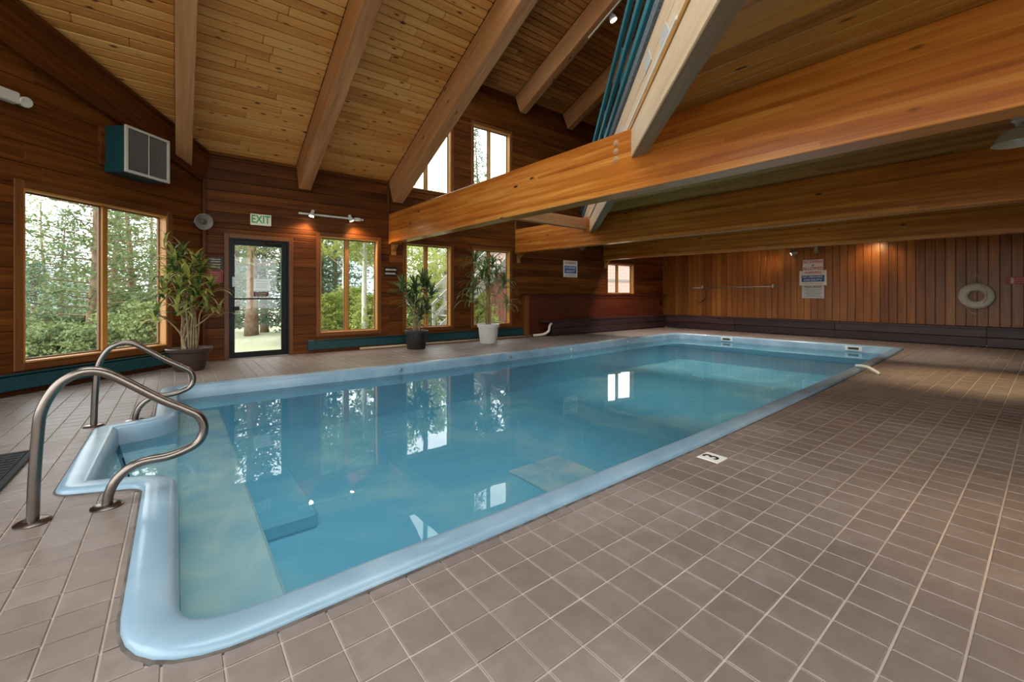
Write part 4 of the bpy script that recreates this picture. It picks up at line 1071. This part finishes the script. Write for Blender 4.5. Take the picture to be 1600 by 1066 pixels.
# ------------------------------------------------------------------ PLANTS
def leaf_mesh(name, L, W, e0, e1, mat, n=6, fold=.25):
    """strap leaf from the origin, rising at e0 degrees and bending to e1"""
    v = []; f = []; x = z = 0.0; ds = L / n
    for i in range(n + 1):
        t = i / n; a = radians(e0 + (e1 - e0) * t ** 1.2)
        w = W * (.35 + .65 * sin(pi * min(1, t * 1.25 + .12)) if t < .7 else (1 - t) / .3 * .93) * .5
        v += [(x, -w, z + w * fold), (x, 0, z), (x, w, z + w * fold)]
        x += cos(a) * ds; z += sin(a) * ds
    for i in range(n):
        for j in range(2): f.append([i * 3 + j, i * 3 + 3 + j, i * 3 + 4 + j, i * 3 + 1 + j])
    me = bpy.data.meshes.new(name); me.from_pydata(v, [], f); me.materials.append(mat); me.polygons.foreach_set('use_smooth', [True] * len(f)); return me
SPREAD = .16
def rosette(parent, tip, n, meshes, az0=0, tilt=(0, 0), smin=.75, smax=1.1):
    for k in range(n):
        az = az0 + k * 2.399 + random.uniform(-.2, .2); me = meshes[min(len(meshes) - 1, int(k / n * len(meshes)))]
        s = random.uniform(smin, smax)
        m = Matrix.Translation(Vector(tip) - Vector((0, 0, SPREAD * (1 - k / n)))) @ Matrix.Rotation(tilt[0], 4, 'X') @ Matrix.Rotation(tilt[1], 4, 'Y') @ Matrix.Rotation(az, 4, 'Z') @ Matrix.Rotation(random.uniform(-.15, .15), 4, 'X') @ Matrix.Scale(s, 4)
        inst('leaf', me, parent, m)
def stem(parent, pts, r0, r1, mat):
    sp = spline(pts, 5); rs = [r0 + (r1 - r0) * i / (len(sp) - 1) for i in range(len(sp))]
    mb = MB(); mb.tube(sp, rs, 7); mb.build('stem', mat, parent, True)
# tall variegated plant in the corner
PX, PY = .14, 8.02
p1 = empty('potted_plant', (PX, PY, 0)); tag(p1, 'tall bushy variegated plant in a brown pot in the corner beside the door', 'plant', 'potted plants by the windows')
mb = MB(); mb.lathe([(.17, 0), (.19, .02), (.245, .27), (.285, .29), (.30, .335), (.29, .345), (.265, .335), (.24, .30), (.0, .30)], 30, (PX, PY, 0), sx=1, sy=1); 
mb.v = [((x - PX) * .98 + PX, (y - PY) * .85 + PY, z) for x, y, z in mb.v]; auto_smooth(mb.build('pot', MT['pot_brown'], p1))
mb = MB(); mb.lathe([(.235, .29), (.235, .305), (.0, .315)], 22, (PX, PY, 0)); mb.v = [((x - PX) * .98 + PX, (y - PY) * .85 + PY, z) for x, y, z in mb.v]; mb.build('soil', MT['soil'], p1)
lv = [leaf_mesh('leaf', .36, .056, 35, -75, MT['leaf_var']), leaf_mesh('leaf', .34, .052, 55, -45, MT['leaf_var']), leaf_mesh('leaf', .30, .048, 75, 5, MT['leaf_var'])]
tips = [(-.18, -.1, 1.62, 20), (-.05, -.12, 1.45, 20), (.12, -.05, 1.52, 18), (-.30, -.14, 1.22, 18), (.26, -.05, 1.30, 18), (-.08, .02, 1.78, 17), (.02, -.2, 1.10, 16), (-.38, -.18, .88, 13), (.20, -.15, 1.02, 13), (-.15, -.18, .98, 15), (.1, .05, 1.64, 15), (-.26, .05, 1.48, 15), (.36, -.08, .95, 6), (-.12, -.2, 1.30, 20), (.10, -.18, 1.28, 20), (-.2, -.05, 1.75, 16), (.05, -.1, 1.66, 16), (-.02, -.22, 1.50, 14)]
for k, (dx, dy, z, n) in enumerate(tips):
    a = k * 2.4; bx_, by_ = .09 * cos(a), .07 * sin(a)
    stem(p1, [(PX + bx_, PY + by_, .30), (PX + bx_ * .9 + dx * .15, PY + by_ * .9 + dy * .15, .30 + (z - .3) * .4), (PX + dx * .6, PY + dy * .6, .3 + (z - .3) * .75), (PX + dx, PY + dy, z)], .013, .009, MT['cane'])
    rosette(p1, (PX + dx, PY + dy, z), n, lv, a)
# bare cane sticking out at the top and one at the right
stem(p1, [(PX - .08, PY, 1.7), (PX - .26, PY - .05, 1.78), (PX - .30, PY - .05, 1.9), (PX - .28, PY - .06, 2.0)], .012, .008, MT['cane'])
rosette(p1, (PX - .28, PY - .06, 2.0), 5, [lv[2]], .4, smin=.5, smax=.7)
# dark yucca in the black pot
PX, PY = 3.98, 8.36
p2 = empty('potted_plant', (PX, PY, 0)); tag(p2, 'spiky dark green plant on canes in a black plastic pot', 'plant', 'potted plants by the windows')
mb = MB(); mb.lathe([(.185, 0), (.19, .01), (.225, .33), (.245, .335), (.25, .385), (.235, .39), (.215, .385), (.205, .34), (0, .34)], 30, (PX, PY, 0)); auto_smooth(mb.build('pot', MT['pot_black'], p2))
mb = MB(); mb.lathe([(.205, .335), (.205, .35), (0, .355)], 22, (PX, PY, 0)); mb.build('soil', MT['soil'], p2)
ly = [leaf_mesh('leaf', .40, .052, 20, -50, MT['leaf_dark'], 5), leaf_mesh('leaf', .40, .05, 45, -15, MT['leaf_dark'], 5), leaf_mesh('leaf', .34, .045, 75, 35, MT['leaf_dark'], 5)]
for k, (dx, dy, z, n) in enumerate([(-.32, .0, 1.34, 38), (.16, .0, 1.46, 42), (-.06, -.06, 1.32, 38), (-.02, .05, 1.0, 32), (.22, -.05, .88, 32), (.05, -.1, .76, 24), (.36, .0, 1.2, 26), (-.12, .08, 1.1, 24), (.28, .05, 1.36, 30)]):
    a = k * 1.9; b0 = (PX + .07 * cos(a), PY + .07 * sin(a))
    stem(p2, [(b0[0], b0[1], .34), (b0[0] + dx * .15, b0[1], .34 + (z - .34) * .45), (PX + dx * .75, PY + dy, .34 + (z - .34) * .8), (PX + dx, PY + dy, z)], .013, .010, MT['cane'])
    rosette(p2, (PX + dx, PY + dy, z), n, ly, a)
# drooping plant in the white pot
PX, PY = 5.83, 8.34
p3 = empty('potted_plant', (PX, PY, 0)); tag(p3, 'tall drooping long-leaved plant in a white plastic pot', 'plant', 'potted plants by the windows')
mb = MB(); mb.lathe([(.195, 0), (.20, .01), (.24, .375), (.265, .38), (.272, .45), (.255, .455), (.23, .45), (.222, .40), (0, .40)], 30, (PX, PY, 0)); auto_smooth(mb.build('pot', MT['pot_white'], p3))
mb = MB(); mb.lathe([(.222, .395), (.222, .41), (0, .415)], 22, (PX, PY, 0)); mb.build('soil', MT['soil'], p3)
ld = [leaf_mesh('leaf', .52, .05, 20, -95, MT['leaf_mid'], 6), leaf_mesh('leaf', .52, .048, 50, -85, MT['leaf_mid'], 6), leaf_mesh('leaf', .38, .042, 75, -20, MT['leaf_mid'], 6)]
for k, (dx, dy, z, n) in enumerate([(-.34, .05, 2.0, 32), (-.10, -.05, 1.80, 38), (.16, .05, 1.95, 28), (.40, -.08, 1.45, 32), (-.52, -.05, 1.12, 24), (.46, -.1, .98, 22), (-.02, .0, 1.5, 28), (-.25, -.1, 1.62, 34), (.24, .0, 1.66, 24), (-.4, -.05, 1.4, 24)]):
    a = k * 1.7; b0 = (PX + .06 * cos(a), PY + .06 * sin(a))
    stem(p3, [(b0[0], b0[1], .40), (b0[0] + dx * .1, b0[1], .40 + (z - .4) * .45), (PX + dx * .7, PY + dy, .40 + (z - .4) * .85), (PX + dx, PY + dy, z)], .010, .008, MT['cane'])
    rosette(p3, (PX + dx, PY + dy, z), n, ld, a)
# white hose fitting on the near pool rim
o = MB(); o.tube(spline([(8.12, 1.86, .06), (8.02, 1.76, .075), (7.92, 1.66, .07), (7.84, 1.56, .03), (7.82, 1.53, .012)], 6), .022, 10); o = o.build('vacuum_hose', MT['pvc'], None, True); tag(o, 'short white hose end lying over the near pool rim', 'hose')

# ------------------------------------------------------------------ OUTSIDE
def rayxy(px, d):
    q = (px - 800) / F * d; p = fw * d + rt * q; return p.x, p.y
xs = [-60 + i * 6 for i in range(24)]; ysg = [9.2, 10, 11, 12, 14, 16, 19, 23, 28, 36, 50, 80]
v = []; f = []
def gz(x, y):
    base = -.14 - .01 * (y - 9)
    if x < 1: base -= min(2.2, (.16 * (y - 9)) * min(1, (1 - x) / 2.5))
    return base + .12 * sin(x * .7 + y * .4)* min(1,(y-9.2)/4)
xs = [-60, -40, -28, -20, -14, -10, -7, -5, -3.9, -2, -1, 0, 1, 2, 3, 4, 6, 8, 10, 13, 17, 24, 36, 60]
ysg = [-40, -20, -12, -6, -3.5, -3.1, 0, 3.0, 5, 7, 9.0, 9.2, 10, 11, 12, 14, 16, 19, 23, 28, 36, 50, 80]
def gz2(x, y):
    z = gz(x, max(y, 9.2))
    return z if y >= 9.2 or x < XW - 1 or y < YS else -1.6
for y in ysg:
    for x in xs: v.append((x, y, gz2(x, y) - (.2 if y < 9.2 else 0)))
nx = len(xs)
for j in range(len(ysg) - 1):
    for i in range(nx - 1): f.append([j * nx + i, j * nx + i + 1, (j + 1) * nx + i + 1, (j + 1) * nx + i])
o = mobj('outdoor_ground', v, f, MT['ground'], None, True); tag(o, 'pale meadow ground outside the windows', 'ground', kind='structure')
v = []; f = []
for i in range(40):
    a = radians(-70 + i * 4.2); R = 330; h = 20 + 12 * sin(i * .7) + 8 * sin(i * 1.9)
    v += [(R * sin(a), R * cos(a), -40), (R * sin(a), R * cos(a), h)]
for i in range(39): f.append([2 * i, 2 * i + 2, 2 * i + 3, 2 * i + 1])
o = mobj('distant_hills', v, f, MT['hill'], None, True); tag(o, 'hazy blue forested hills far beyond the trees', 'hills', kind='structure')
def tuft(mb, p, n, L, w, out, spread=1.0):
    for _ in range(n):
        d = Vector((random.gauss(0, 1), random.gauss(0, 1), random.gauss(.15, .8))) * spread + out * .7
        if d.length < .01: continue
        d.normalize(); s = d.cross(Vector((random.gauss(0, 1), random.gauss(0, 1), random.gauss(0, 1))))
        if s.length < .01: continue
        s.normalize(); l = L * random.uniform(.6, 1.2); q = p + Vector((random.gauss(0, 1), random.gauss(0, 1), random.gauss(0, .6))) * L * .55
        mb.quad(q - s * w * .5, q + d * l * .55 - s * w, q + d * l, q + d * l * .5 + s * w)
def make_tree(kind, H, R, name, seed):
    random.seed(seed); tr_ = MB(); fo = MB()
    lean = random.uniform(-.03, .03)
    r0 = {'pine': .15, 'spruce': .13, 'aspen': .085, 'bush': .04, 'bushy': .04}[kind]
    pts = [Vector((lean * h + .05 * sin(h * .8 + seed), .04 * cos(h * .7 + seed), h)) for h in [H * i / 10 for i in range(11)]]
    tr_.tube(pts, [r0 * (1.25 if i == 0 else 1 - .088 * i) for i in range(11)], 9)
    def tp(h): i = min(9, int(h / H * 10)); t = h / H * 10 - i; return pts[i] * (1 - t) + pts[i + 1] * t
    if kind in ('pine', 'spruce'):
        nb = 95 if kind == 'pine' else 130; h0 = .18 * H if kind == 'pine' else .06 * H
        for k in range(nb):
            u = (k + random.random()) / nb; h = h0 + (H - h0) * u; base = tp(min(h, H * .995)); a = k * 2.4 + random.uniform(-.4, .4)
            l = R * ((1 - u) ** .75 * random.uniform(.6, 1.05) + .06) if kind == 'spruce' else R * (1 - .75 * u ** 2) * random.uniform(.45, 1.05)
            d = Vector((cos(a), sin(a), -.12 if kind == 'spruce' else .12 + .25 * u)); e = base + d * l
            tr_.tube([base, base + d * l * .5 + Vector((0, 0, -.03 * l)), e], [.022, .014, .005], 4, False)
            nc = max(2, int(l / .2))
            for c in range(nc):
                t = .3 + .7 * (c + random.random()) / nc if kind == 'pine' else .12 + .88 * (c + random.random()) / nc
                side = Vector((-d.y, d.x, 0)) * random.uniform(-.3, .3) * l * (1.1 - t)
                tuft(fo, base + d * l * t + side, 9, .20 if kind == 'pine' else .17, .028, d * .8, .75)
    else:
        n = 620 if kind == 'aspen' else 520
        for k in range(n):
            u = random.random(); h = H * (.34 + .64 * u) if kind == 'aspen' else H * random.uniform(.05, 1)
            rr_ = R * sqrt(random.random()) * (sin(pi * min(1, .15 + u * .85)) if kind == 'aspen' else (1.05 - .6 * h / H)); a = random.uniform(0, 2 * pi)
            p = tp(min(h, H * .99)) + Vector((cos(a) * rr_, sin(a) * rr_, 0))
            if k % 9 == 0: tr_.tube([tp(max(0, min(h, H * .99) - rr_ * .8)), p], [.018, .006], 4, False)
            tuft(fo, p, 9, .12, .042, Vector((0, 0, .2)), 1.0)
    bark = MT['aspenbark'] if kind == 'aspen' else MT['bark']
    lm = {'pine': MT['pineleaf'], 'spruce': MT['spruceleaf'], 'aspen': MT['aspenleaf'], 'bush': MT['pineleaf'], 'bushy': MT['aspenleaf']}[kind]
    mt_ = bpy.data.meshes.new('trunk'); mt_.from_pydata(tr_.v, [], tr_.f); mt_.materials.append(bark); mt_.polygons.foreach_set('use_smooth', [True] * len(tr_.f))
    mf = bpy.data.meshes.new('foliage'); mf.from_pydata(fo.v, [], fo.f); mf.materials.append(lm)
    return name, mt_, mf
KINDS = {'pineA': make_tree('pine', 10, 2.0, 'pine_tree', 1), 'pineB': make_tree('pine', 9, 1.7, 'pine_tree', 2), 'spruceA': make_tree('spruce', 10, 2.1, 'spruce_tree', 3), 'spruceB': make_tree('spruce', 6, 1.5, 'spruce_tree', 4),
         'aspenA': make_tree('aspen', 7.5, 1.5, 'aspen_tree', 5), 'aspenB': make_tree('aspen', 6.5, 1.3, 'aspen_tree', 6), 'bushA': make_tree('bush', 2.4, 1.5, 'shrub', 7), 'bushB': make_tree('bushy', 2.2, 1.4, 'shrub', 8)}
random.seed(11)
def plant_tree(kind, px, d, s, label, group, dz=0, rz=None):
    x, y = rayxy(px, d); name, tm, fm_ = KINDS[kind]
    m = Matrix.Translation((x, y, gz2(x, y) - .08 + dz)) @ Matrix.Rotation(rz if rz is not None else random.uniform(0, 6.28), 4, 'Z') @ Matrix.Scale(s, 4)
    t = bpy.data.objects.new(name, None); t.empty_display_size = .2; link(t, None, m); tag(t, label, 'tree' if kind[:4] != 'bush' else 'shrub', group)
    inst('trunk', tm, t, m); tag(inst('foliage', fm_, t, m), kind='stuff')
GP, GA, GB_ = 'conifers outside the windows', 'aspens outside the windows', 'shrubs below the left window'
plant_tree('pineA', 140, 12.6, 1.0, 'pine tree with a thick trunk in the left pane of the big left window', GP)
plant_tree('pineB', 208, 15.5, 1.0, 'slimmer pine tree in the right pane of the big left window', GP)
for px, d, s, k, l in ((55, 15, .8, 'spruceB', 'short spruce near the left edge of the big left window'), (95, 19, .75, 'spruceA', 'spruce just left of the thick pine trunk in the big left window'), (180, 20, .8, 'spruceA', 'spruce between the two pine trunks beyond the big left window'),
                       (245, 18, .95, 'spruceB', 'short spruce behind the leaves of the tall corner plant'), (15, 18, .9, 'spruceA', 'spruce mostly hidden by the left jamb of the big left window'), (75, 23, 1.0, 'pineB', 'pine farthest back in the left pane of the big left window'),
                       (232, 21, 1.0, 'pineA', 'pine right of the slim trunk in the right pane of the big left window'), (118, 25, .85, 'spruceA', 'far spruce peeping left of the thick pine trunk'), (172, 17, .9, 'pineB', 'pine right beside the mullion in the right pane of the big left window')):
    plant_tree(k, px, d, s, l, GP)
pos = ['leftmost low shrub', 'second low shrub from the left', 'low shrub in front of the thick pine', 'low shrub under the slim pine', 'rightmost low shrub']
pos2 = ['taller shrub behind the left pair', 'taller shrub right of the mullion', 'tallest shrub beside the corner plant', 'taller shrub left of the mullion']
for (px, d, s), l in zip(((50, 11.2, .75), (95, 11.8, .85), (150, 11.4, .75), (190, 12.2, .85), (235, 11.8, .8), (70, 13.4, 1.0), (165, 13.6, 1.0), (225, 14.2, 1.1), (115, 13.0, 1.0)), pos + pos2):
    plant_tree('bushA', px, d, s, l + ' below the big left window', GB_)
plant_tree('pineA', 393, 13.2, 1.15, 'pine with a thick bare trunk seen through the exit door', GP)
plant_tree('spruceB', 415, 14.8, .95, 'small bluish spruce beside the thick trunk seen through the exit door', GP)
plant_tree('spruceB', 368, 20, 1.2, 'spruce far behind the thick trunk seen through the exit door', GP)
for px, d, s, k, l in ((505, 15, .85, 'spruceB', 'dark conifer at the left side of the window beside the door'), (540, 13.5, 1.0, 'aspenA', 'leafy aspen behind the mullion of the window beside the door'), (572, 12.0, 1.05, 'aspenB', 'leaning pale aspen in the right pane of the window beside the door'),
                       (590, 17.5, 1.1, 'aspenA', 'aspen farther back in the right pane of the window beside the door'), (520, 18, 1.0, 'spruceA', 'tall spruce far behind the window beside the door'),
                       (630, 15.5, .62, 'aspenA', 'aspen hidden mostly behind the wall between the first two windows'), (655, 17, .68, 'aspenB', 'bright aspen in the left pane behind the black pot plant'), (690, 19, .66, 'aspenA', 'bright aspen in the right pane behind the black pot plant'), (735, 18, .62, 'aspenB', 'aspen just left of the window behind the white pot plant')):
    plant_tree(k, px, d, s, l, GA if k[0] == 'a' else GP)
for px, d, s, l in ((510, 12.4, .6, 'left of the mullion in the window beside the door'), (548, 13.4, .7, 'behind the mullion of the window beside the door'), (580, 12.4, .6, 'right of the mullion in the window beside the door'), (645, 13.6, .7, 'in the left pane behind the black pot plant'), (675, 15, .7, 'under the outdoor stair behind the black pot plant'), (745, 14.5, .7, 'in the left pane behind the white pot plant')):
    plant_tree('bushB', px, d, s, 'low shrub ' + l, 'shrubs outside the far wall')
plant_tree('spruceA', 749, 17, .82, 'tall narrow spruce in the left pane of the upper window', GP)
plant_tree('spruceB', 681, 27, 1.28, 'distant spruce tip at the bottom of the upper window cut by the rafter', GP)
for px, d, s, k, l in ((320, 24, 1.0, 'spruceA', 'distant spruce behind the corner left of the exit door'), (440, 25, .9, 'pineB', 'distant pine at the right edge of the exit door glass'), (480, 24, .8, 'spruceA', 'distant spruce between the exit door and the next window'), (610, 24, .6, 'aspenA', 'distant aspen behind the first tie beam end')):
    plant_tree(k, px, d, s, l, 'background trees')
# rust red shed and pale neighbour building, outdoor stair
sh = empty('red_shed', (10.2, 14.2, -.2)); tag(sh, 'rust red boarded shed behind the white pot plant window', 'building')
x0, x1, y0, y1 = 8.75, 11.4, 13.2, 15.2
k = 0; x = x0
while x < x1 - .01:
    bx('board', x, min(x + .2, x1) - .008, y0, y0 + .04, -.4, 2.0, MT['redsiding'], sh, .004); x += .2
bx('core', x0 + .02, x1 - .02, y0 + .04, y1, -.4, 1.98, MT['redsiding'], sh); bx('roof', x0 - .2, x1 + .2, y0 - .25, y1 + .2, 2.0, 2.12, MT['roofing'], sh)
nb = empty('neighbour_building', (24, 18.6, -.2)); tag(nb, 'pale pink sided building outside the small window', 'building')
for k in range(18):
    z = -.4 + k * .22; bx('siding_board', 13.2, 44, 18.6 - .0, 18.64, z, z + .215, MT['siding'], nb, .006)
bx('core', 13.25, 43.9, 18.64, 24, -.4, 3.5, MT['siding'], nb); bx('trim_band', 13.15, 44, 18.55, 18.6, 2.10, 2.26, MT['roofing'], nb); bx('roof', 12.8, 44.3, 18.4, 24.3, 3.56, 3.75, MT['roofing'], nb)
st = empty('outdoor_stair', (6.9, 11.8, -.2)); tag(st, 'pale timber outdoor stair rising to the right behind the black pot plant', 'stair')
SY0, SY1 = 11.6, 12.6; sx0 = 6.05; run, rise = .23, .2; NSP = 13
sd = Vector((run, 0, rise)).normalized()
for y in (SY0, SY1):
    plank('stringer', Vector((sx0 + run * NSP / 2, y, -.15 + rise * NSP / 2)), sd, (0, 0, 1) if False else Vector((-sd.z, 0, sd.x)), sqrt(run ** 2 + rise ** 2) * NSP, .26, .05, MT['stairwood'], st)
    plank('handrail', Vector((sx0 + run * NSP / 2, y, .85 + rise * NSP / 2)), sd, Vector((-sd.z, 0, sd.x)), sqrt(run ** 2 + rise ** 2) * NSP, .09, .05, MT['stairwood'], st)
    plank('mid_rail', Vector((sx0 + run * NSP / 2, y, .40 + rise * NSP / 2)), sd, Vector((-sd.z, 0, sd.x)), sqrt(run ** 2 + rise ** 2) * NSP, .07, .04, MT['stairwood'], st)
for k in range(NSP): bx('tread', sx0 + run * k, sx0 + run * k + .26, SY0, SY1, -.15 + rise * k, -.11 + rise * k, MT['stairwood'], st)
for k in (0, 4, 8, 12):
    for y in (SY0, SY1): bx('post', sx0 + run * k, sx0 + run * k + .08, y - .04, y + .04, -.15 + rise * k, .9 + rise * k, MT['stairwood'], st)
